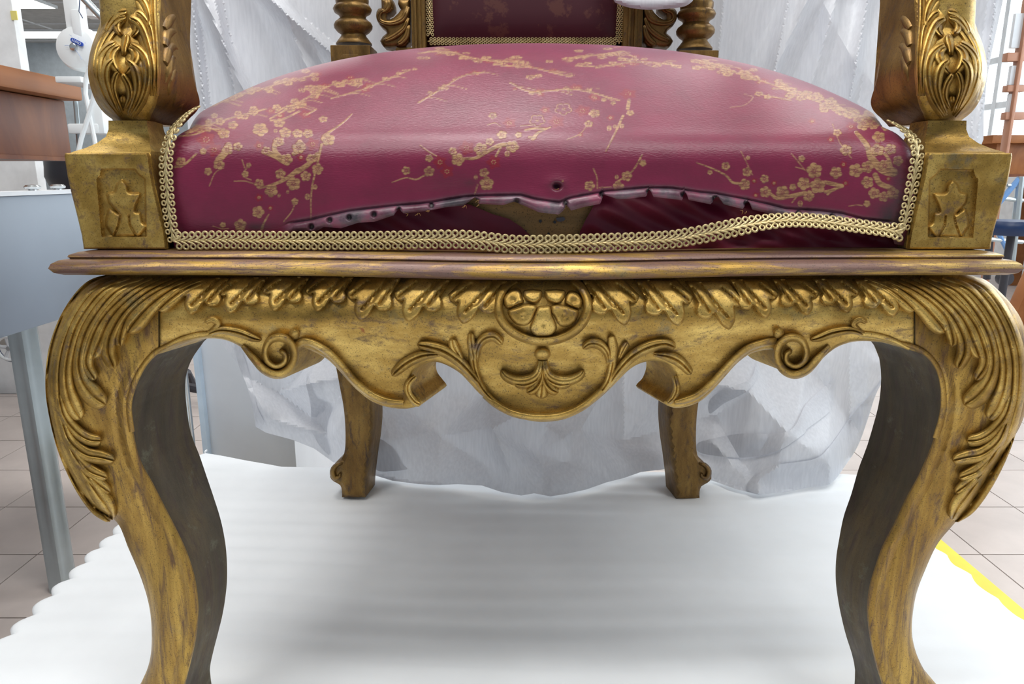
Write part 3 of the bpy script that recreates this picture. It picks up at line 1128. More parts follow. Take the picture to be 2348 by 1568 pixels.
knee = [
    # path, widths, height
    ([(262, 636), (205, 660), (158, 722), (128, 800), (120, 880), (128, 950), (150, 1030), (186, 1105), (225, 1160), (252, 1196)], [8, 11, 12, 12, 12, 12, 13, 15, 16, 5], .0035),
    ([(300, 640), (235, 668), (180, 740), (155, 820), (152, 880), (165, 930), (186, 962)], [7, 11, 12, 12, 13, 17, 12], .0045),
    ([(330, 640), (262, 672), (205, 745), (182, 815), (186, 865), (212, 905), (244, 928)], [7, 11, 12, 12, 14, 19, 13], .0052),
    ([(350, 640), (290, 675), (232, 735), (205, 795), (198, 835), (219, 872)], [6, 10, 12, 13, 13, 9], .005),
    ([(370, 640), (310, 675), (255, 728), (228, 785), (212, 822)], [6, 10, 13, 16, 10], .0055),
    ([(395, 640), (335, 672), (285, 715), (255, 765), (248, 805), (262, 845)], [6, 10, 13, 14, 14, 10], .0062),
    ([(418, 640), (360, 670), (318, 700), (288, 735), (275, 775), (276, 795)], [6, 9, 11, 12, 11, 7], .006),
    ([(445, 640), (392, 665), (345, 700), (312, 735), (291, 763)], [6, 11, 17, 20, 13], .0068),
    ([(478, 640), (430, 660), (392, 685), (362, 712)], [6, 10, 13, 12], .0055),
    ([(134, 905), (148, 955), (178, 992), (206, 1008), (234, 1010)], [6, 11, 12, 12, 10], .005),
    ([(140, 960), (160, 1010), (195, 1040), (232, 1048), (264, 1056)], [6, 12, 14, 13, 9], .0056),
    ([(152, 1010), (176, 1052), (206, 1080), (247, 1096)], [6, 12, 14, 9], .0052),
    ([(172, 1050), (200, 1092), (228, 1112), (254, 1130)], [6, 12, 13, 7], .005),
    ([(196, 1092), (224, 1132), (244, 1160), (258, 1192)], [8, 15, 16, 8], .0058),
]
for path, wd, h in knee:
    lobe('acanthus_leaf', path, [x * 1.35 for x in wd], h * 1.15, Skn, GL, legL, groove=0.4)
    lobe('acanthus_leaf', [mir(p) for p in path], [x * 1.35 for x in wd], h * 1.15, Skn, GL, legR, groove=0.4)
# bead following the inner edge of each leg
lobe('edge_bead', [(302, 990), (296, 930), (306, 885), (330, 838), (360, 806), (400, 786)], [7, 7, 7, 6, 6, 4], .002, S, M['gold_leg'], legL, groove=0)
lobe('edge_bead', [(2146, 1005), (2163, 940), (2160, 872), (2140, 828), (2106, 800), (2060, 786)], [8, 8, 7, 6, 6, 4], .002, S, M['gold_leg'], legR, groove=0)

# ---- fringe of leaves under the moulding
unit = [(-33, -68), (-29, -54), (-15, -49), (-11, -51), (-15, -32), (-12, -15), (0, 0), (18, -10), (29, -26), (35, -35), (43, -26), (60, -24), (75, -32), (79, -48), (74, -60), (104, -106), (5, -106)]


def fringe(tx, ty, sx, sy, flip, k):
    pts = []
    ar = catmull(unit[:14], 5)[:, :2].tolist() + unit[14:]
    for x, y in ar:
        yy = ty + y * sy
        yy = max(yy, 630)
        pts.append((tx + (-x if flip else x) * sx, yy))
    sg = -1 if flip else 1

    def yf(px, py, d):
        y = S(px, py)
        t = np.clip(d / 7, 0, 1)
        h = 0.0042 * (1 - (1 - t) ** 2) ** .5 + 0.001
        q = np.stack([px, py], 1)
        g = np.zeros(len(px))
        for (a, b, c, e_) in ((4, -28, 72, -100), (-22, -58, 18, -92), (47, -40, 88, -92), (26, -44, 70, -104)):
            ln = [(tx + sg * a * sx, ty + b * sy), (tx + sg * c * sx, ty + e_ * sy)]
            g = np.maximum(g, np.exp(-(segdist(q, ln) / 3.2) ** 2))
        return y - h + 0.0026 * g * (d > 2)
    return relief('hanging_leaf', pts, yf, 0.004, GL, front_rail, res=4, inner=3.6, walls=1, angle=45)


for k, (tx, ty, sx, sy) in enumerate(((1062, 743, 1.05, 1.0), (936, 738, 1.0, .98), (826, 736, .95, .98), (727, 714, .86, .78), (628, 713, .84, .76), (526, 719, .88, .8), (436, 722, .92, .82))):
    fringe(tx, ty, sx, sy, False, k)
for k, (tx, ty, sx, sy) in enumerate(((1433, 746, 1.0, 1.02), (1556, 748, 1.0, 1.02), (1672, 756, .97, 1.05), (1757, 730, .84, .86), (1852, 723, .82, .8), (1944, 718, .80, .76), (2049, 727, .9, .82))):
    fringe(tx, ty, sx, sy, True, k)

# ---- medallion
MC = (1245, 702)


def ringpath(a0, a1, rx, ry, n=40):
    return [(MC[0] + rx * math.cos(a), MC[1] + ry * math.sin(a)) for a in np.linspace(math.radians(a0), math.radians(a1), n)]


medal = relief('medallion', [(MC[0] + 104 * math.cos(a), MC[1] + 80 * math.sin(a) + (0 if math.sin(a) > 0 else 12)) for a in np.linspace(0, 2 * math.pi, 60, endpoint=False)],
               lambda px, py, d: S(px, py) - 0.0008 - 0 * d, 0.004, GL, front_rail, res=6, walls=1)
lobe('medallion_ring', ringpath(-128, -412, 103, 80), 11, .007, S, GL, medal, groove=0.0, lift=.0005)
o8 = (1000, 640, 4.89)
pet = [
    [(750, 215), (800, 140), (870, 100), (930, 105), (960, 150), (968, 205), (985, 260), (900, 300), (805, 335), (765, 300)],
    [(805, 345), (900, 310), (1000, 270), (1090, 275), (1135, 305), (1110, 380), (1080, 450), (1040, 505), (980, 525), (900, 510), (845, 460), (808, 400)],
    [(1140, 310), (1190, 300), (1280, 300), (1300, 390), (1355, 530), (1330, 600), (1290, 635), (1200, 650), (1115, 640), (1070, 600), (1045, 540), (1085, 450)],
    [(1290, 300), (1350, 275), (1440, 290), (1530, 320), (1600, 350), (1590, 420), (1560, 480), (1480, 530), (1400, 530), (1365, 500), (1325, 420), (1295, 380)],
    [(1455, 280), (1440, 240), (1460, 170), (1490, 130), (1550, 130), (1610, 170), (1645, 240), (1640, 300), (1605, 340), (1530, 315)],
    [(970, 150), (985, 125), (1080, 112), (1180, 125), (1190, 170), (1175, 225), (1110, 270), (1030, 250), (980, 205)],
    [(1215, 170), (1220, 125), (1330, 112), (1440, 125), (1448, 180), (1420, 240), (1350, 275), (1270, 250), (1228, 215)]]
for k, p in enumerate(pet):
    c = catmull(crop(*o8, p), 5, True)[:, :2]
    hh = .0075 if k > 4 else .0048
    cc = c.mean(0)
    relief('petal', c, lambda px, py, d, hh=hh, cc=cc, k=k: S(px, py) - 0.001 - hh * (1 - (1 - np.clip(d / 9, 0, 1)) ** 2.2) ** .5 + (0.0016 * np.exp(-((px - cc[0]) ** 2 + (py - cc[1] - 4) ** 2) / 40) if k < 5 else 0),
           0.006, GL, medal, res=4, inner=3.5, walls=1, angle=45)

# ---- palmette
pal = relief('palmette', [(1244 + 19 * math.cos(a) * (1 if abs(math.cos(a)) < .9 else 1), 812 + 15 * math.sin(a)) for a in np.linspace(0, 2 * math.pi, 30, endpoint=False)],
             lambda px, py, d: S(px, py) - 0.007 * (1 - (1 - np.clip(d / 13, 0, 1)) ** 2) ** .5, 0.006, GL, front_rail, res=4, walls=1)
for sg in (1, -1):
    def mm(l):
        return [(1244 + sg * (1244 - x), y) for x, y in l]
    lobe('palmette_leaf', mm([(1240, 828), (1232, 856), (1212, 870), (1184, 872), (1160, 862), (1149, 848)]), [8, 11, 13, 13, 11, 6], .0065, S, GL, pal, groove=.15)
    lobe('palmette_leaf', mm([(1240, 836), (1232, 866), (1206, 880), (1178, 878)]), [7, 11, 13, 9], .006, S, GL, pal, groove=.5)
    lobe('palmette_leaf', mm([(1242, 840), (1238, 872), (1224, 892), (1207, 900)]), [7, 11, 12, 9], .0062, S, GL, pal, groove=.4)
lobe('palmette_bud', [(1243, 868), (1243, 890), (1241, 905), (1240, 915)], [5, 12, 16, 9], .006, S, GL, pal, groove=.3)

# ---- cartouche leaves and straps
ctr = lambda l: [(2488 - x, y) for x, y in l]
strap = [([(1160, 935), (1125, 912), (1100, 880), (1087, 840), (1085, 805), (1096, 785)], [4, 7, 9, 10, 11, 10], .005, .35),
         ([(1092, 830), (1094, 800), (1108, 778), (1132, 772), (1153, 790)], [6, 10, 12, 12, 8], .0062, .25),
         ([(1088, 830), (1083, 800), (1080, 778), (1080, 762)], [8, 11, 10, 6], .006, .3),
         ([(1064, 838), (1050, 812), (1040, 795), (1036, 776)], [5, 10, 12, 9], .005, .3),
         ([(1108, 890), (1085, 862), (1055, 830), (1020, 806), (985, 795), (956, 790)], [5, 10, 13, 14, 13, 8], .0065, .4),
         ([(1010, 812), (970, 815), (935, 830), (912, 848), (898, 862)], [5, 12, 13, 12, 7], .006, .4),
         ([(952, 862), (936, 880), (936, 900), (952, 922), (966, 928)], [6, 9, 9, 9, 5], .005, .3)]
for path, wd, h, g in strap:
    lobe('scroll_leaf', path, wd, h, S, GL, front_rail, groove=g)
strapR = [([(1326, 935), (1362, 912), (1390, 882), (1403, 845), (1405, 812), (1400, 790)], [4, 7, 9, 10, 10, 9], .005, .35),
          ([(1398, 838), (1392, 808), (1374, 790), (1352, 788), (1336, 800)], [6, 10, 12, 11, 7], .0062, .25),
          ([(1404, 835), (1406, 805), (1404, 785), (1401, 768)], [7, 11, 12, 7], .006, .1),
          ([(1420, 822), (1430, 800), (1440, 784)], [5, 9, 7], .004, .3),
          ([(1394, 885), (1420, 848), (1452, 815), (1490, 795), (1525, 788), (1550, 797)], [5, 10, 13, 14, 12, 9], .0065, .4),
          ([(1500, 812), (1535, 818), (1562, 832), (1586, 858)], [5, 12, 13, 9], .006, .4),
          ([(1546, 862), (1552, 890), (1544, 912), (1530, 925)], [6, 9, 9, 5], .005, .3)]
for path, wd, h, g in strapR:
    lobe('scroll_leaf', path, wd, h, S, GL, front_rail, groove=g)
bead = [([(1112, 905), (1140, 928), (1175, 946), (1210, 954), (1242, 956), (1280, 953), (1315, 942), (1345, 924), (1380, 895)], 9, .006),
        ([(678, 790), (700, 783), (728, 792), (757, 811), (785, 840), (815, 875), (850, 903), (885, 918), (925, 922)], [9, 9, 9, 9, 9, 9, 9, 9, 6], .006),
        ([(1782, 781), (1755, 785), (1718, 797), (1690, 817), (1660, 848), (1630, 880), (1600, 905), (1570, 917), (1548, 922)], [9, 9, 9, 9, 9, 9, 9, 9, 6], .006)]
for path, wd, h in bead:
    lobe('rim_bead', path, wd, h, S, M['gold'], front_rail, groove=0, tip=False)
for cx, cy in ((675, 766), (1785, 764)):
    relief('round_bud', [(cx + 13 * math.cos(a), cy + 13 * math.sin(a)) for a in np.linspace(0, 2 * math.pi, 22, endpoint=False)],
           lambda px, py, d: S(px, py) - 0.006 * (1 - (1 - np.clip(d / 12, 0, 1)) ** 2) ** .5, 0.006, GL, front_rail, res=4, inner=4, walls=1)
for fl_ in (False, True):
    def mm(l):
        return [(2457 - x, y) for x, y in l] if fl_ else l
    sp_ = lobe('scroll', mm([(556, 793), (582, 822), (608, 848), (636, 858), (662, 846), (675, 818), (668, 788), (645, 774), (620, 780), (608, 803), (613, 828), (633, 840), (652, 830), (653, 812), (640, 803)]),
               [5, 9, 11, 11, 10, 10, 10, 10, 9, 8, 8, 7, 7, 7, 6], .0075, S, GL, front_rail, groove=0.0, step=4)
    lobe('arch_leaf', mm([(470, 768), (505, 757), (545, 762), (580, 775), (600, 780)]), [5, 9, 11, 9, 4], .005, S, GL, front_rail, groove=.5)
    lobe('arch_leaf', mm([(486, 760), (500, 744), (486, 732), (468, 740)]), [7, 8, 8, 6], .004, S, GL, front_rail, groove=.1)
    lobe('edge_bead', mm([(372, 800), (410, 781), (450, 770), (490, 766)]), [4, 6, 7, 6], .0025, S, M['gold'], front_rail, groove=0)

# ---- back legs
BLo = [(738, 470), (748, 600), (757, 740), (767, 820), (778, 880), (788, 935), (792, 985), (791, 1030), (783, 1052), (768, 1062), (759, 1078), (757, 1094), (766, 1104), (780, 1112), (784, 1125), (784, 1140)]
BLi = [(838, 1140), (840, 1110), (846, 1060), (853, 1010), (856, 960), (851, 900), (842, 820), (836, 700), (832, 600), (830, 470)]


def make_back(mirror):
    o = catmull(BLo, 8)[:, :2].tolist() + catmull(BLi, 8)[:, :2].tolist()
    if mirror:
        o = [(2388 - x - max(0, 1000 - y) * .004, y + (3 if y > 1000 else 0)) for x, y in o]

    def yf(px, py, d):
        return 0.505 + edge_round(d, 10, .006) + 0.003 * gau(py, 1000, 60) + 0 * px
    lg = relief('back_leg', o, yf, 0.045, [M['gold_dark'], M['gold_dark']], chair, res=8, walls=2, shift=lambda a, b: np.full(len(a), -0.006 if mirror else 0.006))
    sg = (lambda x: 2388 - x) if mirror else (lambda x: x)
    lobe('foot_scroll', [(sg(788), 1062), (sg(773), 1066), (sg(763), 1080), (sg(768), 1096), (sg(779), 1092), (sg(778), 1080)], [4, 6, 7, 7, 5, 4], .012, lambda a, b: 0.512 + 0 * a, M['gold_dark'], lg, groove=0)


make_back(False)
make_back(True)

# ---- front corner blocks with sunk panel
o_b = (170, 260, 4.613)
panelpoly = crop(*o_b, [(285, 585), (640, 580), (690, 640), (758, 690), (772, 1310), (290, 1312), (235, 690), (270, 655)])
fleur = crop(*o_b, [(510, 700), (560, 762), (582, 832), (690, 838), (703, 870), (662, 960), (645, 1035), (700, 1050), (722, 1150), (765, 1195), (705, 1285), (655, 1300), (430, 1300), (365, 1230), (335, 1180), (350, 1060), (380, 1005), (470, 1060), (405, 990), (362, 930), (352, 850), (425, 820), (452, 740)])
lobes_f = [crop(*o_b, [(490, 1080), (470, 1180), (430, 1290)]), crop(*o_b, [(580, 1080), (590, 1180), (650, 1290)])]


def block(sgn, xs_b, xs_t):
    """sgn -1 = left"""
    g = MB()
    secs = [(.4308, xs_b[0], xs_b[1], .001, .057), (.440, xs_b[0] - .0004 * 0, xs_b[1], .001, .057)]
    for z, t in ((.455, .35), (.47, .75), (.480, .95), (.4935, 1.0)):
        secs.append((z, xs_b[0] + (xs_t[0] - xs_b[0]) * t, xs_b[1] + (xs_t[1] - xs_b[1]) * t, .001, .058))
    a, b = xs_t
    cxm = -0.268 if sgn < 0 else 0.3035
    secs.append((.4955, a + .0008, b - .0008, .002, .057))
    for z, hw, y0 in ((.4968, .0265, .004), (.499, .0225, .008), (.5025, .0185, .012), (.507, .0152, .0152), (.512, .0137, .017), (.518, .0133, .0175)):
        m = (a + b) / 2 + (cxm - (a + b) / 2) * min(1, (z - .4955) / .01)
        secs.append((z, m - hw, m + hw, y0, .058 - y0))
    V = []
    for z, x0, x1, y0, y1 in secs:
        V += [(x0, y0, z), (x1, y0, z), (x1, y1, z), (x0, y1, z)]
    F = [(0, 3, 2, 1)]
    for i in range(len(secs) - 1):
        for j in range(4):
            F.append((i * 4 + j, i * 4 + (j + 1) % 4, i * 4 + 4 + (j + 1) % 4, i * 4 + 4 + j))
    k = (len(secs) - 1) * 4
    F.append((k, k + 1, k + 2, k + 3))
    g.add(V, F)
    ob = g.put('corner_block', M['gold'], chair, angle=35)
    # carved front board
    c = []
    for z, x0, x1, y0, y1 in secs[:7]:
        c.append((z, x0, x1))
    left = [proj(x0, -0.003, z) for z, x0, x1 in c]
    right = [proj(x1, -0.003, z) for z, x0, x1 in c]
    ol = left + right[::-1]
    ol = [(p[0], min(p[1], 571)) for p in ol]
    if sgn < 0:
        pp_, ff, ll = panelpoly, fleur, lobes_f
    else:
        fx = lambda l: [(2464 - x + 0, y + 1) for x, y in l]
        pp_, ff, ll = fx(panelpoly), fx(fleur), [fx(l) for l in lobes_f]
    ffc = catmull(ff, 4, True)[:, :2]

    def yf(px, py, d):
        q = np.stack([px, py], 1)
        ip = inpoly(q, pp_)
        dp = segdist(q, pp_, True)
        y = -0.003 + edge_round(d, 4, .0012)
        y = y + np.where(ip, 0.0034 * sstep(0, 3.0, dp), 0)
        fi = inpoly(q, ffc)
        df = segdist(q, ffc, True)
        rel = 0.0036 * (1 - (1 - np.clip(df / 9, 0, 1)) ** 2) ** .5
        for l in ll:
            rel = rel - 0.0018 * np.exp(-(segdist(q, l) / 2.4) ** 2)
        return y - np.where(fi, rel, 0)
    relief('carved_panel', ol, yf, 0.0035, M['gold_leaf'], ob, res=4, inner=2.3, walls=1, angle=50)


block(-1, (-0.2983, -0.2412), (-0.3028, -0.2462))
block(1, (0.2765, 0.3332), (0.2815, 0.3385))

# ---- arm supports
A_out = [(262, -60), (256, -20), (252, 5), (237, 33), (222, 73), (210, 107), (203, 140), (202, 172), (209, 205), (221, 235), (238, 258), (258, 274), (266, 281)]
A_in = [(342, 281), (348, 262), (358, 240), (365, 205), (368, 170), (367, 120), (366, 60), (369, 0), (372, -60)]


def arm(mirror):
    fx = (lambda l: [(2465 - p[0], p[1]) for p in l]) if mirror else (lambda l: [tuple(p[:2]) for p in l])
    ao = catmull(fx(A_out), 6)[:, :2]
    ai = catmull(fx(A_in), 6)[:, :2]

    def B(px, py):
        sh_ = np.shape(px)
        q = np.stack([np.ravel(px), np.ravel(py)], 1)
        do = segdist(q, ao).reshape(sh_)
        di = segdist(q, ai).reshape(sh_)
        return 0.022 - 0.026 * gau(py, 165, 95) + 0.004 * gau(py, 285, 18) + edge_round(do, 60, .022) + edge_round(di, 14, .004) + 0.010 * sstep(40, -60, py)

    def sh(px, py):
        return (-1 if mirror else 1) * (0.003 + 0.005 * gau(py, 230, 40))
    a = relief('arm_support', ao.tolist() + ai.tolist(), lambda px, py, d: B(px, py) + 0 * d, lambda px, py: 0.040 + 0.008 * gau(py, 220, 60), [M['gold_leaf'], M['gold_dark']], chair, res=7, inner=6, shift=sh, walls=4)
    sgn = -1 if mirror else 1
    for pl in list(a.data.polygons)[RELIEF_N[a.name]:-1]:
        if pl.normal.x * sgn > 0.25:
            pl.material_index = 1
    c5 = (180, 0, 5.226)
    WL = [([(490, 1400), (345, 1200), (285, 950), (310, 750), (435, 660)], [10, 18, 21, 18, 9], .004),
          ([(630, 1400), (735, 1180), (750, 950), (690, 750), (560, 670)], [10, 18, 21, 18, 9], .004),
          ([(200, 980), (225, 680), (320, 430), (440, 270), (575, 190)], [8, 14, 18, 19, 8], .0038),
          ([(900, 1100), (885, 780), (810, 480), (710, 280), (600, 200)], [8, 14, 18, 19, 8], .0038),
          ([(260, 560), (330, 260), (440, 60), (570, -40)], [7, 13, 17, 10], .0034),
          ([(915, 700), (880, 380), (800, 120), (680, -30)], [7, 13, 17, 10], .0034)]
    for path, wd, h in WL:
        lobe('acanthus_leaf', fx(crop(*c5, path)), wd, h, B, GL, a, groove=.12, step=4, nv=11)
    LL = [([(500, 1400), (330, 1180), (230, 900), (240, 700), (330, 570), (450, 500)], [5, 9, 11, 11, 9, 6], .0045),
          ([(640, 1400), (780, 1150), (830, 900), (800, 700), (720, 590), (610, 520)], [5, 9, 11, 11, 9, 6], .0045),
          ([(480, 1360), (370, 1120), (320, 930), (340, 790), (420, 700)], [5, 9, 11, 10, 6], .005),
          ([(610, 1360), (700, 1100), (700, 920), (650, 790), (560, 710)], [5, 9, 11, 10, 6], .005),
          ([(520, 1340), (440, 1150), (420, 1020), (450, 900), (490, 860)], [4, 7, 8, 7, 4], .0045),
          ([(560, 1300), (620, 1150), (600, 1020), (550, 930), (520, 880)], [4, 8, 8, 7, 4], .0045),
          ([(230, 1050), (190, 800), (230, 560), (350, 350), (470, 230), (580, 200)], [4, 8, 9, 10, 10, 6], .0045),
          ([(880, 1150), (890, 850), (850, 600), (780, 380), (700, 260), (600, 210)], [4, 8, 9, 10, 11, 7], .005),
          ([(900, 700), (880, 450), (840, 300), (740, 170), (680, 150)], [4, 7, 8, 9, 6], .0042),
          ([(300, 420), (370, 260), (470, 160), (590, 130)], [5, 9, 11, 8], .005),
          ([(260, 520), (330, 280), (430, 60), (540, -60), (600, -90)], [4, 7, 8, 9, 6], .004),
          ([(930, 1150), (935, 700), (900, 250), (890, -60), (860, -250)], [5, 7, 8, 8, 7], .004),
          ([(860, 360), (830, 150), (760, 0), (650, -80)], [4, 8, 9, 7], .0045),
          ([(520, 900), (430, 800), (385, 690), (420, 600), (500, 545)], [4, 9, 12, 11, 6], .0042),
          ([(545, 900), (625, 800), (685, 690), (665, 600), (590, 560)], [4, 9, 12, 11, 6], .0042),
          ([(545, 660), (550, 560), (572, 470), (580, 400)], [5, 8, 9, 4], .0036),
          ([(520, 420), (455, 340), (470, 250), (560, 215)], [4, 9, 10, 5], .004),
          ([(640, 440), (700, 360), (690, 270), (620, 220)], [4, 9, 10, 5], .004),
          ([(530, 1230), (530, 1180), (528, 1140)], [6, 8, 5], .004)]
    for path, wd, h in LL:
        lobe('acanthus_leaf', fx(crop(*c5, path)), [x * 1.2 for x in wd], h * 1.5, B, GL, a, groove=.3, step=4, nv=9)
    # curled leaf carved on the inner side
    for (p0, p1, p2, p3) in (((1030, 350), (1080, 250), (1130, 210), (1180, 230)), ((1040, 560), (1060, 420), (1120, 380), (1180, 400)), ((1040, 760), (1080, 600), (1130, 560), (1190, 600)),
                             ((1045, 980), (1070, 860), (1120, 700), (1160, 700)), ((1070, 1120), (1090, 950), (1150, 850), (1200, 840)), ((1130, 1250), (1140, 1080), (1180, 990), (1210, 960)), ((1200, 1310), (1215, 1220), (1260, 1190), (1300, 1230))):
        pl = fx(crop(*c5, [p0, p1, p2, p3]))
        c = catmull(pl, 3)[:, :2]
        pts = []
        for i, (x, y) in enumerate(c):
            xe = np.interp(y, [-60, 60, 160, 240, 281], [371, 366, 368, 358, 345])
            xr = np.interp(y, [-60, 60, 160, 240, 281], [429, 424, 432, 441, 410])
            if mirror:
                f = ((2465 - x) - xe) / (xr - xe)
            else:
                f = (x - xe) / (xr - xe)
            pts.append(P(x, y, float(B(np.array([ai[0][0]]), np.array([y]))[0]) + 0.002 + 0.045 * f))
        kx = -1 if mirror else 1
        pts = [(p[0] - kx * 0.0008, p[1], p[2]) for p in pts]
        n_ = len(pts)
        MB().tube(pts, [0.0038 * (0.35 + 0.65 * math.sin(math.pi * min(1, 0.15 + 0.85 * i / n_))) for i in range(n_)], 8).put('curled_leaf', M['gold_dark'], a, angle=60)
    # the arm above, running back
    xs = -1 if not mirror else 1
    cxm = CX + xs * 0.283
    MB().tube([(cxm, .035, .56), (cxm, .04, .63), (cxm + .003 * xs, .045, .70), (cxm, .09, .77), (cxm - .01 * xs, .35, .80), (cxm - .045 * xs, .56, .81)], [.022, .019, .02, .022, .02, .02], 16).put('arm_rest', M['gold'], chair)


arm(False)
arm(True)

# ---- chair back
BY = 0.55
zof = lambda py, Y=BY: P(1200, py, Y)[2]


def turned(cx, yb, side):
    x0 = P(cx, 80, BY)[0]
    s = ((BY + .5) * cp) / FPX * 1.0
    o_ = 0 if side < 0 else 12
    rp = [(38, 103), (38, 100), (34, 94), (27, 84), (26, 80), (34, 74), (40, 66), (41, 59), (38, 52), (31, 46), (27, 42), (29, 36), (38, 30), (41, 22), (38, 15), (34, 11), (35, 4), (35, -4), (30, -12), (28, -30), (36, -40), (40, -55), (36, -66), (27, -74), (28, -100), (38, -112), (38, -130), (26, -140), (26, -260), (34, -300), (30, -330)]
    pr = [(r * s * 1.02, zof(y + o_)) for r, y in rp]
    po = MB().lathe(pr, (x0, BY, 0), 36).put('turned_post', M['gold_dark'], chair, angle=50)
    hw = 43 * s
    zt = zof(103 + o_, BY - hw)
    b = MB().box(x0 - hw, x0 + hw, BY - hw, BY + hw, 0.40, zt)
    bb = b.put('post_block', M['gold_dark'], chair, bevel=.0015)
    fl2 = MB()
    fl2.prism([(x0 - .018, zt - .034), (x0 - .018, zt - .02), (x0 - .010, zt - .012), (x0 + .010, zt - .012), (x0 + .018, zt - .02), (x0 + .018, zt - .034)], lambda x, z: (x, BY - hw - .0015, z), lambda x, z: (x, BY - hw + .002, z))
    fl2.put('carved_panel', M['gold_dark'], bb, bevel=.0006)
    return x0


xl = turned(811, 103, -1)
xr = turned(1594, 115, 1)
MB().box(xl - .03, xr + .03, BY - .02, BY + .02, 1.02, 1.09).put('crest_rail', M['gold_dark'], chair, bevel=.006)
for a, b in ((943, 975), (1430, 1474)):
    xa, xb = P(a, 60, .545)[0], P(b, 60, .545)[0]
    st = MB().box(xa, xb, .545, .575, 0.43, 1.03).put('back_stile', M['gold_dark'], chair, bevel=.002)
    for fx_ in (.3, .62):
        x_ = xa + (xb - xa) * fx_
        MB().tube([(x_, .5445, .56), (x_, .5445, 1.02)], .0025, 8).put('reed', M['gold_dark'], st)
MB().box(P(905, 60, .55)[0], P(1500, 60, .55)[0], .55, .57, zof(150), zof(108)).put('lower_back_rail', M['gold_dark'], chair, bevel=.002)
# side ornaments of the back
orn = crop(760, 0, 9.783, [(1115, -20), (1120, 90), (1122, 172), (1050, 200), (1010, 260), (1000, 350), (1030, 480), (1100, 590), (1215, 680), (1240, 745), (1150, 820), (1090, 920), (1130, 1000), (1180, 1062), (1300, 1080), (1450, 1055), (1530, 1085), (1660, 1060), (1760, 950),
                            (1760, -20), (1500, -20), (1490, 80), (1520, 160), (1565, 205), (1500, 300), (1400, 390), (1310, 440), (1255, 435), (1255, 325), (1330, 290), (1400, 210), (1395, 100), (1360, -20)])


def ornament(mirror):
    f = (lambda l: [(2415 - p[0], p[1]) for p in l]) if mirror else (lambda l: [tuple(p[:2]) for p in l])
    ob = relief('side_ornament', f(orn), lambda px, py, d: .548 + edge_round(d, 12, .007) + 0 * px, .024, M['gold_dark'], chair, res=4, inner=3.5, walls=2)
    for pth, wd in (([(1720, 150), (1600, 420), (1350, 520), (1120, 480), (1060, 360), (1130, 250), (1250, 260)], [6, 8, 7, 6, 6, 6, 4]),
                    ([(1720, 400), (1620, 640), (1400, 820), (1160, 920)], [5, 7, 8, 5]),
                    ([(1730, 560), (1680, 800), (1560, 950), (1460, 980)], [5, 8, 8, 6]),
                    ([(1240, 0), (1260, 120), (1200, 220), (1130, 230)], [9, 10, 7, 4])):
        lobe('carved_leaf', f(crop(760, 0, 9.783, pth)), wd, .005, lambda a, b: .549 + 0 * a, M['gold_dark'], ob, groove=.2, step=3, nv=9)


ornament(False)
ornament(True)
# ================================================================== SEAT COVER
CC, HW, YB = 0.0187, 0.2585, 0.50
ZB, ZS = 0.4312, 0.512


def yfront(X):
    return 0.006 + bowX(np.asarray(X, float)) * 0.95


# lower edge of the torn cover, photograph x -> y
tear_lo = [(380, 566), (640, 566), (655, 545), (673, 529), (725, 529), (742, 520), (782, 523), (823, 510), (859, 508), (905, 493), (915, 478), (927, 489), (982, 483), (1023, 475), (1064, 471), (1090, 452), (1098, 467), (1153, 470), (1178, 462), (1200, 470),
           (1235, 486), (1280, 491), (1292, 480), (1296, 468), (1308, 482), (1336, 474), (1374, 467), (1381, 446), (1412, 456), (1440, 455), (1478, 450), (1485, 434), (1494, 451), (1538, 456), (1560, 459), (1566, 440), (1574, 458), (1625, 468), (1640, 450), (1655, 468), (1700, 479), (1712, 462), (1722, 480), (1759, 489), (1850, 502), (1950, 514), (2040, 522), (2062, 560), (2100, 566)]
tear_hi = [(640, 522), (660, 512), (714, 503), (755, 493), (801, 483), (851, 477), (905, 471), (960, 467), (998, 462), (1064, 451), (1118, 448), (1194, 447), (1227, 456), (1282, 464), (1309, 453), (1374, 441), (1391, 438), (1481, 430), (1541, 431), (1604, 440), (1642, 444), (1704, 455), (1759, 467), (1800, 478), (1882, 483), (1931, 489), (1977, 502), (2040, 508)]
tl = np.array(tear_lo, float)
th_ = np.array(tear_hi, float)

# ---- woven pattern, drawn once as a flat cloth print
PW, PH, OY = 2348, 640, 60
gold_m = np.zeros((PH, PW), np.float32)
red_m = np.zeros((PH, PW), np.float32)
rng = np.random.default_rng(11)


def win(x, y, r):
    x0, x1 = int(max(0, x - r - 2)), int(min(PW, x + r + 3))
    y0, y1 = int(max(0, y - r - 2)), int(min(PH, y + r + 3))
    yy_, xx_ = np.mgrid[y0:y1, x0:x1]
    return slice(y0, y1), slice(x0, x1), xx_.astype(float), yy_.astype(float)


def sq(y):
    return float(np.interp(y, [100, 160, 230, 300, 380], [0.22, 0.38, 0.62, 0.85, 1.0]))


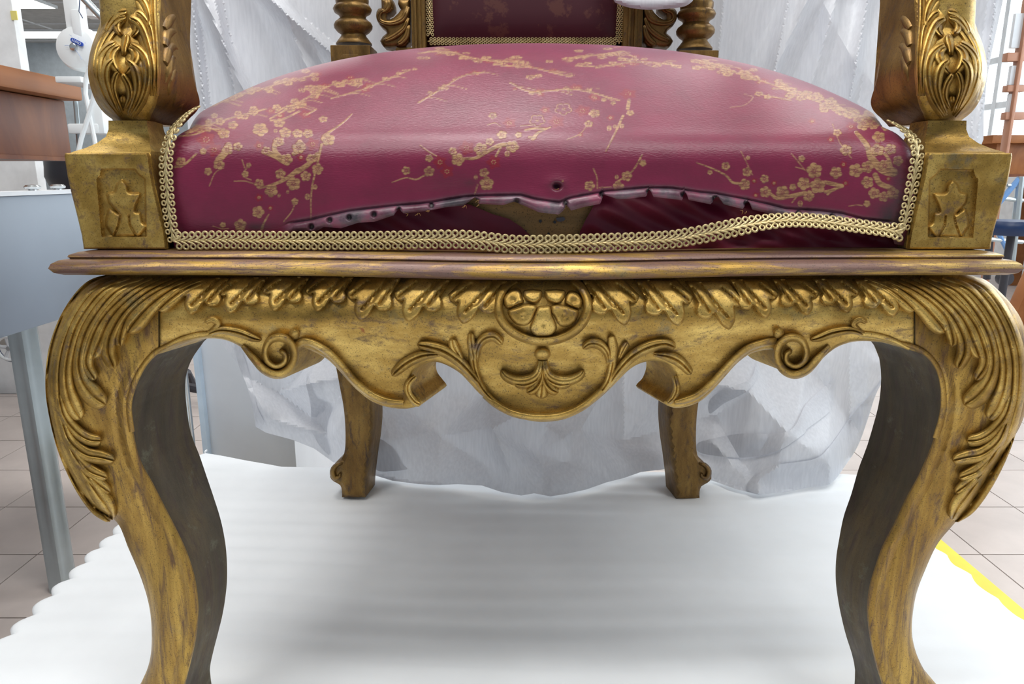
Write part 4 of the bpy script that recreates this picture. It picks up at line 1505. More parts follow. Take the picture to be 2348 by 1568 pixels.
def flower(x, y, r, val=1.0, outline=False):
    k = sq(y)
    s0, s1, xx_, yy_ = win(x, y, r + 2)
    dx, dy = xx_ - x, (yy_ - y) / k
    a0 = rng.uniform(0, 6.28)
    best = np.full(dx.shape, 9.0)
    second = np.full(dx.shape, 9.0)
    for j in range(5):
        a = a0 + j * 2 * math.pi / 5
        d = np.hypot(dx - .56 * r * math.cos(a), dy - .56 * r * math.sin(a)) / (.46 * r)
        second = np.minimum(second, np.maximum(d, best))
        best = np.minimum(best, d)
    m = np.clip((1.0 - best) * r * .46 / 1.2 + .5, 0, 1)
    if outline:
        m = m * (best > .72)
    line = np.clip((second - best) * r * .35 - .2, 0, 1) if r > 8 else 1
    m = m * (0.45 + 0.55 * line)
    c = np.hypot(dx, dy)
    m = np.where(c < r * .13, 1.0, np.where(c < r * .24, .25, m))
    if r > 9:
        for j in range(7):
            a = a0 + .3 + j * 2 * math.pi / 7
            m = np.where(np.hypot(dx - .36 * r * math.cos(a), dy - .36 * r * math.sin(a)) < 1.2, .1, m)
    gold_m[s0, s1] = np.maximum(gold_m[s0, s1] * (m < .02), m * val)


def bud(x, y, r):
    k = sq(y)
    s0, s1, xx_, yy_ = win(x, y, r + 1)
    d = np.hypot((xx_ - x) / (.75 * r), (yy_ - y) / (r * k))
    gold_m[s0, s1] = np.maximum(gold_m[s0, s1], np.clip((1 - d) * r, 0, 1) * (.5 + .5 * (np.abs(xx_ - x) > 1.0)))


def redf(x, y, r):
    k = sq(y)
    s0, s1, xx_, yy_ = win(x, y, r + 2)
    dx, dy = xx_ - x, (yy_ - y) / k
    d = np.hypot(dx, dy) / r * (1 + .18 * np.cos(5 * np.arctan2(dy, dx)))
    red_m[s0, s1] = np.maximum(red_m[s0, s1], np.clip((1 - d) * 5, 0, 1))
    a0 = rng.uniform(0, 6)
    for j in range(6):
        a = a0 + j * math.pi / 3
        q_ = np.hypot(dx - .28 * r * math.cos(a), dy - .28 * r * math.sin(a))
        gold_m[s0, s1] = np.maximum(gold_m[s0, s1], np.clip(1.9 - q_, 0, .9))


def stroke(pts, w):
    c = catmull(pts, 2)[:, :2]
    n_ = len(c)
    for i, (x, y) in enumerate(c):
        ww = (w[0] + (w[1] - w[0]) * i / max(1, n_ - 1)) if isinstance(w, tuple) else w
        s0, s1, xx_, yy_ = win(x, y, ww + 1)
        d = np.hypot(xx_ - x, (yy_ - y) / max(.6, sq(y)))
        v = np.clip(ww * .5 - d + .6, 0, 1) * (.62 + .38 * (math.sin(i * 1.9) > -.3) if ww > 3 else .8)
        gold_m[s0, s1] = np.maximum(gold_m[s0, s1], v)


c2 = lambda l: crop(360, 230, 3.669, l)
c3 = lambda l: crop(900, 230, 3.669, l)
c4 = lambda l: crop(1500, 200, 3.669, l)
for pts, w_ in ((c2([(1385, 370), (1350, 530), (1300, 760), (1295, 1000)]), (6, 2.5)), (c2([(1640, 115), (1560, 190), (1400, 300)]), (3, 7)), (c2([(1180, 590), (1100, 650), (1000, 700), (860, 740)]), (11, 4)), (c2([(1350, 450), (1270, 540), (1180, 600)]), (10, 12)),
                (c2([(650, 680), (740, 680), (810, 700)]), 2.5), (c2([(715, 500), (745, 580), (770, 545)]), 2.5), (c2([(745, 580), (735, 640), (790, 670)]), 2.5), (c2([(440, 720), (490, 610), (560, 570)]), 2.5), (c2([(1160, 870), (1130, 940), (1065, 1020)]), 3), (c2([(940, 960), (900, 1030), (880, 1085)]), (3, 6)),
                (c2([(470, 1060), (540, 1080), (600, 1080)]), 2.5), (c2([(900, 430), (1000, 470), (1080, 520)]), (13, 14)), (c2([(1000, 340), (990, 420), (1060, 500)]), (12, 10)), (c2([(1200, 350), (1230, 400), (1150, 450)]), (12, 10)), (c2([(200, 250), (340, 235), (520, 245)]), 5), (c2([(190, 300), (300, 290), (420, 250)]), 4),
                (c2([(150, 560), (230, 540), (330, 450)]), 5), (c2([(520, 500), (580, 430), (600, 380)]), 16), (c2([(1000, 100), (1100, 50), (1250, 10)]), 5), (c2([(1260, 120), (1340, 75)]), 5), (c2([(960, 170), (1080, 150), (1200, 90)]), 5),
                (c3([(0, 690), (110, 652), (200, 665), (270, 630)]), (2.5, 4)), (c3([(235, 380), (300, 430), (370, 470)]), 3), (c3([(600, 490), (700, 485), (800, 430), (900, 380), (1000, 370)]), (6, 12)), (c3([(870, 470), (910, 400)]), 5), (c3([(1120, 250), (1200, 235), (1280, 240)]), 6), (c3([(1330, 225), (1230, 270), (1180, 325)]), (4, 9)),
                (c3([(1150, 310), (1200, 315)]), 6), (c3([(1940, 130), (1880, 260), (1795, 430)]), (6, 3)), (c3([(1990, 0), (1980, 70)]), 8), (c3([(1690, 575), (1720, 650), (1722, 740)]), 3), (c3([(1880, 690), (1960, 640), (2030, 580), (2100, 460)]), 4), (c3([(690, 790), (717, 710)]), 3), (c3([(800, 205), (860, 190), (905, 215)]), 2.5), (c3([(1470, 330), (1580, 280), (1650, 190)]), 2.5), (c3([(1080, 215), (1200, 205)]), 3),
                (c3([(1740, 735), (1840, 730)]), 2.5),
                (c4([(355, 635), (480, 680), (600, 740), (660, 800), (730, 808)]), (2.5, 6)), (c4([(730, 540), (780, 640), (825, 735)]), 2.5), (c4([(1155, 560), (1230, 650), (1270, 700)]), 2.5), (c4([(1190, 672), (1260, 690)]), 2.5), (c4([(970, 890), (1040, 935), (1150, 915), (1270, 890)]), (7, 10)), (c4([(1440, 800), (1580, 830)]), 9), (c4([(1440, 880), (1500, 865), (1580, 830)]), 7), (c4([(1460, 900), (1500, 865)]), 5),
                (c4([(1700, 380), (1790, 490), (1830, 600), (1920, 690), (2010, 715)]), (9, 22)), (c4([(1560, 180), (1650, 225), (1720, 290)]), 7), (c4([(1860, 740), (1900, 810), (2000, 850)]), 12), (c4([(1640, 1000), (1700, 990), (1750, 995)]), 2.5), (c4([(1500, 310), (1560, 460), (1660, 600)]), 2.5), (c4([(1940, 560), (1980, 620), (2000, 700)]), 7), (c4([(1160, 970), (1210, 905)]), 3), (c4([(1000, 10), (1150, 20), (1250, 45)]), 6), (c4([(760, 60), (830, 85), (760, 150), (640, 170)]), 2.5), (c4([(890, 60), (1050, 90), (1150, 110)]), 5)):
    stroke(pts, w_)
fl_ = [(513, 306, 14), (521, 344, 13), (502, 377, 13), (477, 393, 9), (654, 304, 14), (682, 306, 12), (706, 306, 12), (752, 320, 16), (684, 339, 15), (657, 366, 14), (643, 399, 12), (673, 421, 16), (622, 437, 15), (594, 421, 11), (701, 404, 12), (728, 388, 13), (714, 364, 12), (562, 399, 8), (570, 379, 6), (676, 462, 8), (722, 429, 6), (592, 486, 14), (551, 516, 14), (511, 516, 7), (466, 347, 8), (545, 336, 11), (597, 297, 18), (534, 287, 12), (453, 293, 10), (741, 273, 10), (415, 372, 12), (640, 325, 12), (610, 345, 10),
       (931, 391, 10), (984, 363, 9), (984, 393, 12), (1038, 347, 10), (1050, 366, 15), (1102, 342, 16), (1123, 325, 10), (1175, 336, 15), (1110, 396, 11), (1116, 421, 16), (1130, 265, 10), (1151, 309, 12), (1189, 309, 8), (1350, 284, 10), (1352, 426, 12), (1418, 429, 13), (1437, 404, 12), (1474, 374, 8), (1363, 260, 13), (1445, 259, 9),
       (1664, 381, 10), (1628, 395, 6), (1713, 394, 11), (1715, 362, 5), (1707, 423, 13), (1753, 410, 10), (1755, 440, 13), (1794, 440, 15), (1818, 429, 8), (1843, 421, 15), (1867, 391, 18), (1875, 426, 18), (1854, 449, 13), (1917, 396, 14), (1838, 364, 8), (1940, 344, 14), (1920, 304, 10), (1962, 391, 16), (1989, 383, 14), (1989, 418, 14), (1980, 287, 15), (2015, 314, 15), (2012, 344, 16), (2042, 342, 14), (2029, 380, 14), (2059, 369, 12), (2004, 443, 13), (1988, 467, 8), (2026, 451, 12), (2048, 443, 14),
       (1905, 240, 16), (1875, 225, 16), (1850, 215, 14), (1890, 250, 12), (1950, 262, 13), (1740, 215, 10), (1760, 222, 9)]
for f in fl_:
    flower(*f)
flower(1232, 276, 18, .9, True)
flower(1292, 250, 20, .9, True)
for b_ in ((705, 451, 8), (1163, 353, 8), (1091, 406, 6), (1397, 294, 8), (1410, 290, 6), (1426, 289, 7), (1414, 406, 6), (1835, 467, 8), (632, 300, 6), (640, 448, 5), (660, 440, 5)):
    bud(*b_)
for r_ in ((472, 320, 21), (491, 344, 17), (717, 331, 16), (594, 334, 12), (690, 361, 9), (594, 453, 9), (620, 477, 7), (700, 262, 14), (1070, 339, 17), (1009, 372, 15), (1025, 393, 15), (1132, 372, 16), (1168, 282, 15), (1276, 279, 18), (1250, 252, 12), (1336, 254, 18), (1331, 309, 7), (1290, 415, 3), (1400, 270, 9), (1952, 290, 12), (1729, 415, 7), (1775, 420, 7), (1862, 278, 9), (1733, 448, 7), (1934, 377, 8), (1939, 420, 7), (2037, 410, 7), (1905, 320, 8), (1320, 200, 14), (1440, 215, 20), (1365, 225, 12)):
    redf(*r_)


def band(pts, n, sp, r0, r1, redp=.2):
    c = catmull(pts, 3)[:, :2]
    stroke(pts, 5)
    for _ in range(n):
        x, y = c[rng.integers(len(c))]
        x += rng.normal() * sp
        y += rng.normal() * sp * .45
        if not (100 < y < 300):
            continue
        if rng.random() < redp:
            redf(x, y, rng.uniform(7, 13))
        else:
            flower(x, y, rng.uniform(r0, r1))
    for _ in range(n // 3):
        x, y = c[rng.integers(len(c))]
        a = rng.uniform(-1, 1)
        stroke([(x, y), (x + 22 * math.cos(a), y + 9 * math.sin(a)), (x + 46 * math.cos(a), y + 14 * math.sin(a + .4))], 3)


band([(960, 122), (1020, 118), (1100, 136), (1180, 142)], 26, 14, 9, 15)
band([(1150, 150), (1220, 155), (1290, 172)], 12, 14, 8, 12)
band([(1290, 135), (1350, 128), (1430, 118)], 18, 16, 8, 13, .35)
band([(1320, 150), (1380, 152), (1460, 142), (1560, 150)], 14, 10, 7, 11)
band([(1600, 140), (1680, 165), (1760, 190), (1850, 222), (1930, 255), (2030, 285)], 60, 12, 9, 15)
band([(480, 245), (540, 222), (640, 192), (720, 172)], 20, 8, 8, 12, .1)
band([(620, 272), (690, 232), (760, 195), (835, 180)], 34, 14, 8, 14, .3)
band([(760, 225), (830, 205), (940, 160)], 9, 6, 5, 8, .3)
band([(960, 235), (1010, 205), (1060, 175), (1110, 165)], 9, 6, 5, 9, .3)
band([(420, 300), (480, 285), (560, 262), (610, 250)], 16, 10, 8, 12, .2)
band([(1170, 190), (1220, 210), (1320, 205), (1420, 230)], 12, 10, 6, 9, .4)

# ---- cover mesh
NU, NT = 860, 430
ue = np.linspace(-1, 1, NU)
U = np.sign(ue) * np.abs(ue) ** 0.985
X1 = CC + HW * U
f0 = proj(X1, yfront(X1), 0.47 + 0 * X1)[0]


def z_at(px, py, X, Y):
    """height of the point on the front face seen at photograph row py"""
    v = (784.0 - py) / FPX
    dy, dz = cp + v * sp, -sp + v * cp
    return CAMZ + dz * (Y + .5) / dy


yf1 = yfront(X1)
zlow = np.maximum(z_at(f0, np.interp(f0, tl[:, 0], tl[:, 1]), X1, yf1 - .004), ZB)
istear = (f0 > 650) & (f0 < 2058)
# arc-length-like parameter per column: front face, shoulder, top
T = np.linspace(0, 1, NT)
nF = 180
Xg = np.repeat(X1[None], NT, 0)
Yg = np.zeros((NT, NU))
Zg = np.zeros((NT, NU))
SR = 0.030
for i in range(NT):
    if i < nF:                        # front face up to start of the shoulder
        a = i / (nF - 1)
        # face rises and leans; bulges slightly
        ang = None
        zz = zlow + (ZS - 0.022 - zlow) * a
        h = (zz - ZB) / (ZS - ZB)
        Yg[i] = yf1 - 0.0065 * np.sin(np.clip(h, 0, 1) * math.pi * .62) + 0.010 * np.clip(h - .45, 0, 1) ** 1.6
        Zg[i] = zz
    else:
        Yg[i] = np.nan
iS = nF - 1
h1 = 0.022
nS = 55
y_s = Yg[iS]
slope = 0.30
for k in range(1, nS + 1):            # shoulder arc
    a = k / nS * math.radians(58)
    Yg[iS + k] = y_s + 0.030 * (1 - math.cos(a)) + .002 * math.sin(a)
    Zg[iS + k] = ZS - 0.022 + 0.022 * math.sin(a) + 0.003 * math.sin(a)
iT = iS + nS
nTt = NT - 1 - iT
dome_env = (1 - np.abs(U) ** 2.6) ** .52
for k in range(1, nTt + 1):
    v = (k / nTt) ** 2.0
    Y = Yg[iT] + (YB - Yg[iT]) * v
    v0 = .30
    dm = np.sin(v / v0 * math.pi / 2) if v < v0 else np.cos((v - v0) / (1 - v0) * math.pi / 2 * .8)
    Yg[iT + k] = Y
    Zg[iT + k] = Zg[iT] + 0.080 * dome_env * dm
# soften the shoulder-to-dome transition
sA = iS - 30
for _ in range(220):
    for G_ in (Zg, Yg):
        G_[sA:NT - 2] = (G_[sA - 1:NT - 3] + G_[sA:NT - 2] * 2 + G_[sA + 1:NT - 1]) / 4
# rounded sides
edge_ = 1 - np.abs(U)
sd = np.sqrt(np.clip(1 - (1 - np.clip(edge_ / 0.06, 0, 1)) ** 2, 0, 1))
k_ = 0.03 * (1 - sd)
Zg = Zg - (1 - sd)[None] * np.clip((Zg - .49) / .03, 0, 1) * np.clip(Zg - .492, 0, 1) * .9
Yg = Yg + (1 - sd)[None] * 0.012 * np.clip((Zg - .47) / .04, 0, 1)
# side skirts: last column drops
# gentle puckers and dimples of the tired cloth
wav = 0.0016 * np.sin(Xg * 21 + 2 * np.sin(Xg * 9)) * np.sin((Zg - .43) * 60) + 0.0012 * np.sin(Xg * 55 + Zg * 40 + 1) * np.clip((.50 - Zg) / .05, 0, 1)
Yg = Yg - wav * np.clip((.52 - Zg) / .05, 0, 1)
Xg = CC + (Xg - CC) * (1 + .07 * sstep(.028, .085, Yg))
px_, py_ = proj(Xg, Yg, Zg)
thi = np.interp(px_, th_[:, 0], th_[:, 1])
tlo = np.interp(px_, tl[:, 0], tl[:, 1])
tearcol = sstep(640, 690, px_) * (1 - sstep(2030, 2055, px_))
inb = tearcol * sstep(thi - 2, thi + 2, py_)
# torn band stands forward and curls at its lip
fringe_t = np.clip((py_ - thi) / np.maximum(tlo - thi, 4), 0, 1)
Yg = Yg - tearcol * 0.003 * np.sin(fringe_t * math.pi * .8) - tearcol * sstep(thi - 30, thi, py_) * 0.0008
Yg = Yg + tearcol * 0.0018 * np.exp(-((py_ - thi) / 3.0) ** 2)
# nail-hole puncture in the middle of the front
hole = np.exp(-(((px_ - 1277) / 9) ** 2 + ((py_ - 427) / 7) ** 2))
Yg = Yg + 0.007 * hole - 0.0016 * np.exp(-(((px_ - 1277) / 26) ** 2 + ((py_ - 425) / 20) ** 2))
px_, py_ = proj(Xg, Yg, Zg)
ix = np.clip(px_, 0, PW - 2)
iy = np.clip(py_, 0, PH - 2)
xi, yi = ix.astype(int), iy.astype(int)
fx_, fy_ = ix - xi, iy - yi


def samp(im):
    return im[yi, xi] * (1 - fx_) * (1 - fy_) + im[yi, xi + 1] * fx_ * (1 - fy_) + im[yi + 1, xi] * (1 - fx_) * fy_ + im[yi + 1, xi + 1] * fx_ * fy_


gm = samp(gold_m)
rm = samp(red_m)
vis_top = (np.arange(NT)[:, None] <= iT + int(nTt * .72))
# the far half of the seat carries the same weave, repeated
gm = np.where(vis_top, gm, 0)
rm = np.where(vis_top, rm, 0)
gm = gm * (1 - .92 * inb)
stain = np.exp(-(((px_ - 2062) / 24) ** 2)) * sstep(330, 400, py_) * .9 + np.exp(-(((px_ - 2030) / 30) ** 2 + ((py_ - 490) / 28) ** 2)) * .9
stain += .9 * np.exp(-(((px_ - 1277) / 17) ** 2 + ((py_ - 425) / 13) ** 2)) + .45 * np.exp(-(((px_ - 1080) / 18) ** 2 + ((py_ - 420) / 10) ** 2)) + .35 * np.exp(-(((px_ - 2070) / 30) ** 2 + ((py_ - 320) / 40) ** 2))
stain += .9 * np.exp(-(((px_ - 590) / 30) ** 2 + ((py_ - 520) / 10) ** 2)) + .5 * np.exp(-(((px_ - 393) / 7) ** 2)) * (py_ > 280)
grey = inb * (0.75 + 0.25 * np.sin(px_ * .05 + 1.3 * np.sin(px_ * .021)))
grey = np.maximum(grey, tearcol * .55 * np.exp(-((py_ - thi) / 7) ** 2))
holes = np.zeros_like(px_)
for hx, hy in ((713, 520), (755, 505), (800, 499), (857, 492), (913, 480), (989, 471), (1092, 460), (1185, 462), (1297, 466), (1380, 446), (1488, 439), (1567, 446), (1640, 455), (1712, 466), (1832, 489), (1910, 496)):
    holes = np.maximum(holes, np.exp(-(((px_ - hx) / 6.5) ** 2 + ((py_ - hy) / 7) ** 2) ** 2))
Yg = Yg + .003 * holes
Vv = np.stack([Xg, Yg, Zg], -1).reshape(-1, 3)
idx = np.arange(NT * NU).reshape(NT, NU)
qd = np.stack([idx[:-1, :-1], idx[:-1, 1:], idx[1:, 1:], idx[1:, :-1]], -1).reshape(-1, 4)
me = bpy.data.meshes.new('seat_cover')
# skirt down the two sides and the back
ns = len(Vv)
rim = np.concatenate([idx[:, 0][:0], idx[::-1, 0][:-1][::1], idx[0, :0]])
sideL = [(int(i)) for i in idx[:, 0]]
sideR = [(int(i)) for i in idx[:, -1]]
back = [(int(i)) for i in idx[-1, :]]
loop = sideL[:] + back[1:] + sideR[::-1][1:]
low = np.array([[Vv[i][0], Vv[i][1], min(Vv[i][2], ZB)] for i in loop])
low[:, 2] = np.minimum(low[:, 2], ZB)
Vall = np.vstack([Vv, low])
F = qd.tolist() + [(loop[i], loop[i + 1], ns + i + 1, ns + i) for i in range(len(loop) - 1)]
me = tomesh(Vall, F, 'seat_cover')
for nm, arr in (('gold', gm), ('red', rm), ('stain', np.clip(stain, 0, 1)), ('grey', grey), ('hole', holes)):
    at = me.attributes.new(nm, 'FLOAT', 'POINT')
    d_ = np.zeros(len(Vall), np.float32)
    d_[:ns] = arr.reshape(-1)
    at.data.foreach_set('value', d_)

m, nt, b = newmat('crimson_brocade')


def attr(nm):
    a = nt.nodes.new('ShaderNodeAttribute')
    a.attribute_name = nm
    return a.outputs['Fac']


wv = noise(nt, 30, 4)
basec = ramp(nt, wv, [(0.3, (0.155, 0.006, 0.036)), (0.7, (0.21, 0.008, 0.048))])
c = mix(nt, attr('red'), basec, (0.22, 0.003, 0.020))
thr = noise(nt, 520, 3, .6, (.35, 1, 1.6))
gc = ramp(nt, thr, [(0.40, (0.22, 0.095, 0.045)), (0.56, (0.43, 0.245, 0.105))])
c = mix(nt, attr('gold'), c, gc)
gn = ramp(nt, noise(nt, 70, 6, .65), [(0.38, (0.055, 0.045, 0.055)), (0.52, (0.17, 0.105, 0.135)), (0.68, (0.33, 0.09, 0.15))])
c = mix(nt, attr('grey'), c, gn)
sn = nt.nodes.new('ShaderNodeMath')
sn.operation = 'MULTIPLY'
nt.links.new(attr('stain'), sn.inputs[0])
nt.links.new(ramp(nt, noise(nt, 90, 5, .7), [(0.3, 1.0), (0.7, 0.55)]), sn.inputs[1])
c = mix(nt, sn.outputs[0], c, (0.035, 0.018, 0.02))
c = mix(nt, attr('hole'), c, (0.008, 0.004, 0.004))
nt.links.new(c, b.inputs['Base Color'])
b.inputs['Roughness'].default_value = 0.38
b.inputs['Specular IOR Level'].default_value = 0.6
b.inputs['Sheen Weight'].default_value = 0.17
b.inputs['Sheen Roughness'].default_value = 0.45
b.inputs['Sheen Tint'].default_value = (.82, .78, 1, 1)
hb = nt.nodes.new('ShaderNodeMath')
hb.operation = 'MULTIPLY_ADD'
nt.links.new(attr('gold'), hb.inputs[0])
hb.inputs[1].default_value = 0.8
nt.links.new(noise(nt, 900, 2, .5, (.4, 1, 1.6)), hb.inputs[2])
bump(nt, b, hb.outputs[0], 0.35, 0.0005)
M['brocade'] = m
cover = put('seat_cover', me, m, chair, angle=80)

# ---- plain crimson lining and the bare wood in the gap
M['lining'] = plain('dark_crimson_lining', (0.17, 0.010, 0.034), 0.5, 0, .1, 30, .4, .2)


def ylin(px, py, off):
    X = P(px, py, 0.0)[0]
    return yfront(X) + off


linL = [(395, 571), (395, 545), (640, 520), (760, 505), (900, 480), (1060, 455), (1080, 484), (1130, 492), (1168, 502), (1195, 520), (1222, 545), (1232, 571)]
linL = [(640, 520), (760, 500), (900, 470), (1000, 452), (1080, 470), (1130, 491), (1168, 502), (1195, 520), (1222, 545), (1232, 577), (900, 574), (395, 571), (395, 545)]
linR = [(1325, 577), (1330, 530), (1345, 500), (1368, 460), (1385, 436), (1500, 425), (1650, 438), (1760, 460), (1880, 476), (2000, 500), (2078, 505), (2080, 571), (1700, 575)]


def crease(px, py):
    return 0.0035 * np.sin(px * .021 + py * .035 + 1.5 * np.sin(px * .011)) + .0018 * np.sin(px * .06 - py * .11 + 2)


relief('seat_lining', linL, lambda px, py, d: ylin(px, py, .0065) - .6 * crease(px, py) * sstep(1200, 900, px), None, M['lining'], chair, res=7)
relief('seat_lining', linR, lambda px, py, d: ylin(px, py, .0060) - crease(px, py) * np.clip(d / 25, 0, 1), None, M['lining'], chair, res=7)
wb_ = relief('bare_wood_rail', [(1000, 450), (1420, 438), (1420, 578), (1000, 578)], lambda px, py, d: ylin(px, py, .011), .006, M['wood_raw'], chair, res=12, walls=1)
for hx, hy, r in ((1239, 507, 2.6), (1272, 509, 2.6), (1258, 536, 2.2), (1205, 530, 2.2)):
    p = P(hx, hy, float(yfront(P(hx, hy, 0)[0])) + .0107)
    MB().lathe([(r * .0004, -.0006), (r * .0004, .001)], p, 10, 'y').put('nail', M['black'], wb_)
relief('torn_scrap', crop(900, 230, 3.669, [(1375, 990), (1440, 980), (1455, 1000), (1440, 1015), (1410, 1022), (1385, 1015)]), lambda px, py, d: ylin(px, py, .0095), .0006, plain('grey_scrap', (.16, .15, .18), .7), wb_, res=4, walls=1)
# frayed threads
th_m = plain('golden_threads', (.55, .30, .10), .6)
fr_ = MB()
for (hx, hy) in ((935, 488), (958, 488), (985, 482), (1066, 470), (1095, 458), (1098, 468), (1288, 430), (1281, 432), (1703, 482), (1712, 484), (1294, 474)):
    for _ in range(3):
        a = rng.uniform(.3, 2.9)
        L_ = rng.uniform(4, 10)
        y0 = float(yfront(P(hx, hy, 0)[0])) - .0045
        fr_.tube([P(hx, hy, y0), P(hx + L_ * .5 * math.cos(a), hy + L_ * .4 * math.sin(a), y0 - .002), P(hx + L_ * math.cos(a + .4), hy + L_ * math.sin(a + .4), y0 - .001)], .00014, 4)
fr_.put('frayed_threads', th_m, cover, kind='stuff')

# ================================================================== GIMP BRAID
M['gimp'] = gold('metallic_braid', 0.0, light=(.80, .66, .36), mid=(.60, .47, .22), bole=(.2, .12, .06), green=.1, metal=.55, rough=.36, off=21)


def gimp_unit(mir_):
    g = MB()
    u_ = 0.00031
    r = .00085
    pts = []
    for a in np.linspace(math.radians(-60), math.radians(-400), 15):
        pts.append((3.5 + 5.6 * math.cos(a), 13.2 + 5.6 * math.sin(a), 1.0))
    pts = [(-12.5, .4, .3), (-6.5, 2.0, 1.6), (0.5, 4.3, 2.2)] + [(3.5 + 5.7 * math.cos(a), 13.0 + 5.7 * math.sin(a), 1.2) for a in np.linspace(math.radians(-75), math.radians(265), 15)]
    s = -1 if mir_ else 1
    g.tube([(x * u_, s * y * u_, z * u_) for x, y, z in pts], [r * .8, r, r * 1.1] + [r] * 15, 6)
    me_ = tomesh(g.v, g.f, 'braid_loop')
    bm = bmesh.new()
    bm.from_mesh(me_)
    bmesh.ops.recalc_face_normals(bm, faces=bm.faces)
    bm.to_mesh(me_)
    bm.free()
    me_.materials.append(M['gimp'])
    me_.polygons.foreach_set('use_smooth', [True] * len(me_.polygons))
    return me_


gu, gd = gimp_unit(False), gimp_unit(True)
# path in the photograph's measure with depth; vertical sides then the long front run
gl = [(450, 248, .036), (430, 262, .024), (413, 279, .012), (398, 301, .004), (387, 332, .0), (381, 370, -.001), (383, 420, -.001), (388, 480, -.001), (396, 535, -.001), (402, 552, -.001)]
gb = [(400, 551, 0), (430, 552, 0), (500, 550, 0), (600, 551, 0), (700, 552, 0), (800, 552, 0), (900, 551, 0), (980, 549, 0), (1060, 549, 0), (1110, 553, 0), (1160, 559, 0), (1210, 561, 0), (1300, 559, 0), (1400, 556, 0), (1480, 553, 0), (1540, 549, 0), (1600, 539, 0), (1660, 527, 0), (1720, 515, 0), (1770, 508, 0), (1815, 505, 0), (1870, 507, 0), (1930, 514, 0), (1990, 522, 0), (2040, 529, 0), (2068, 533, 0)]
gr = [(2068, 531, 0), (2073, 512, 0), (2082, 470, 0), (2092, 420, 0), (2099, 380, -.001), (2103, 350, .001), (2096, 325, .004), (2079, 303, .010), (2058, 288, .019), (2040, 279, .027)]


def gpath(l, side):
    out = []
    for x, y, z in catmull(l, 4):
        if side:
            Y = z - .0005
        else:
            Y = float(yfront(P(x, y, 0)[0])) - .0085 - .003 * float(sstep(1550, 1700, x))
        out.append(Vector(P(x, y, Y)))
    return out


gimp = MB()
runs = [gpath(gl, True), gpath(gb, False), gpath(gr, True)]
core = MB()
for r_ in runs:
    core.tube([p + Vector((0, -.0004, 0)) for p in r_], .0009, 6)
braid = core.put('braid_trim', M['gimp'], chair)
backing = MB()
cnt = 0
for ri, r_ in enumerate(runs):
    s = [0.0]
    for i in range(1, len(r_)):
        s.append(s[-1] + (r_[i] - r_[i - 1]).length)
    step = .00475 if ri == 1 else .0049
    pos = np.arange(step * .5, s[-1], step)
    for q_ in pos:
        i = min(max(int(np.searchsorted(s, q_)), 1), len(r_) - 1)
        t = (q_ - s[i - 1]) / max(s[i] - s[i - 1], 1e-9)
        p = r_[i - 1].lerp(r_[i], t)
        tan = (r_[min(i + 2, len(r_) - 1)] - r_[max(i - 3, 0)]).normalized()
        px0 = proj(p.x, p.y, p.z)[0]
        nrm = Vector((0, -1, 0))
        if ri != 1:
            sgn = -1 if ri == 0 else 1
            top_ = max(0, min(1, (p.z - .492) / .03))
            nrm = Vector((sgn * .25 + sgn * .35 * top_, -1, .9 * top_)).normalized()
        else:
            # the braid hangs loose and tips over on the window side
            tw = float(sstep(1620, 1800, px0)) * (1 - float(sstep(2030, 2068, px0)))
            nrm = Vector((0, -1, .95 * tw)).normalized()
        ax = tan
        ay = nrm.cross(ax).normalized()
        nz = ax.cross(ay).normalized()
        wsc = 1.0 if ri == 1 else .86
        Mx = Matrix(((ax.x, ay.x, nz.x, p.x), (ax.y, ay.y, nz.y, p.y), (ax.z, ay.z, nz.z, p.z), (0, 0, 0, 1)))
        for me_ in (gu, gd):
            if cnt >= 298:
                continue
            o = bpy.data.objects.new('braid_loop', me_)
            COL.objects.link(o)
            o.parent = braid
            o.matrix_parent_inverse = wmat(braid).inverted()
            o.matrix_basis = Mx @ Matrix.Rotation(random.Random(cnt).uniform(-.07, .07), 4, 'Z') @ Matrix.Scale(wsc, 4)
            cnt += 1

# ================================================================== BACK PANEL UPHOLSTERY
M['dark_brocade'] = None
m, nt, b = newmat('dark_crimson_brocade')
f1 = ramp(nt, noise(nt, 26, 6, .7, (1, 1, 1), 3), [(0.55, 0.0), (0.60, .55)])
c = mix(nt, f1, (0.05, 0.002, 0.009), (0.12, 0.04, 0.025))
nt.links.new(c, b.inputs['Base Color'])
b.inputs['Roughness'].default_value = .5
M['dark_brocade'] = m
xa, xb = P(975, 60, .55)[0], P(1432, 60, .55)[0]
g = MB()
N = 24
V = []
zb0, zt0 = zof(104), 1.0
for j in range(N + 1):
    for i in range(N + 1):
        u_, v_ = i / N, j / N
        eu, ev = min(u_, 1 - u_) * 2, min(v_, 1 - v_) * 2
        V.append((xa + (xb - xa) * u_, .566 - .018 * (1 - (1 - min(1, eu * 3)) ** 2) ** .5 * (1 - (1 - min(1, ev * 4)) ** 2) ** .5, zb0 + (zt0 - zb0) * v_))
F = [(j * (N + 1) + i, j * (N + 1) + i + 1, (j + 1) * (N + 1) + i + 1, (j + 1) * (N + 1) + i) for j in range(N) for i in range(N)]
g.add(V, F)
bp_ = put('back_cover', tomesh(g.v, g.f), M['dark_brocade'], chair)
MB().box(xa - .005, xb + .005, .566, .576, zb0 - .01, 1.02).put('back_board', M['gold_dark'], chair, smooth=False)
br = MB()
src = [(tuple(v)) for v in tomesh(gu.vertices and [v.co for v in gu.vertices], [tuple(p.vertices) for p in gu.polygons]).vertices[0:0]]
uv_ = [v.co.copy() for v in gu.vertices]
uf_ = [tuple(p.vertices) for p in gu.polygons]
dv_ = [v.co.copy() for v in gd.vertices]
df_ = [tuple(p.vertices) for p in gd.polygons]
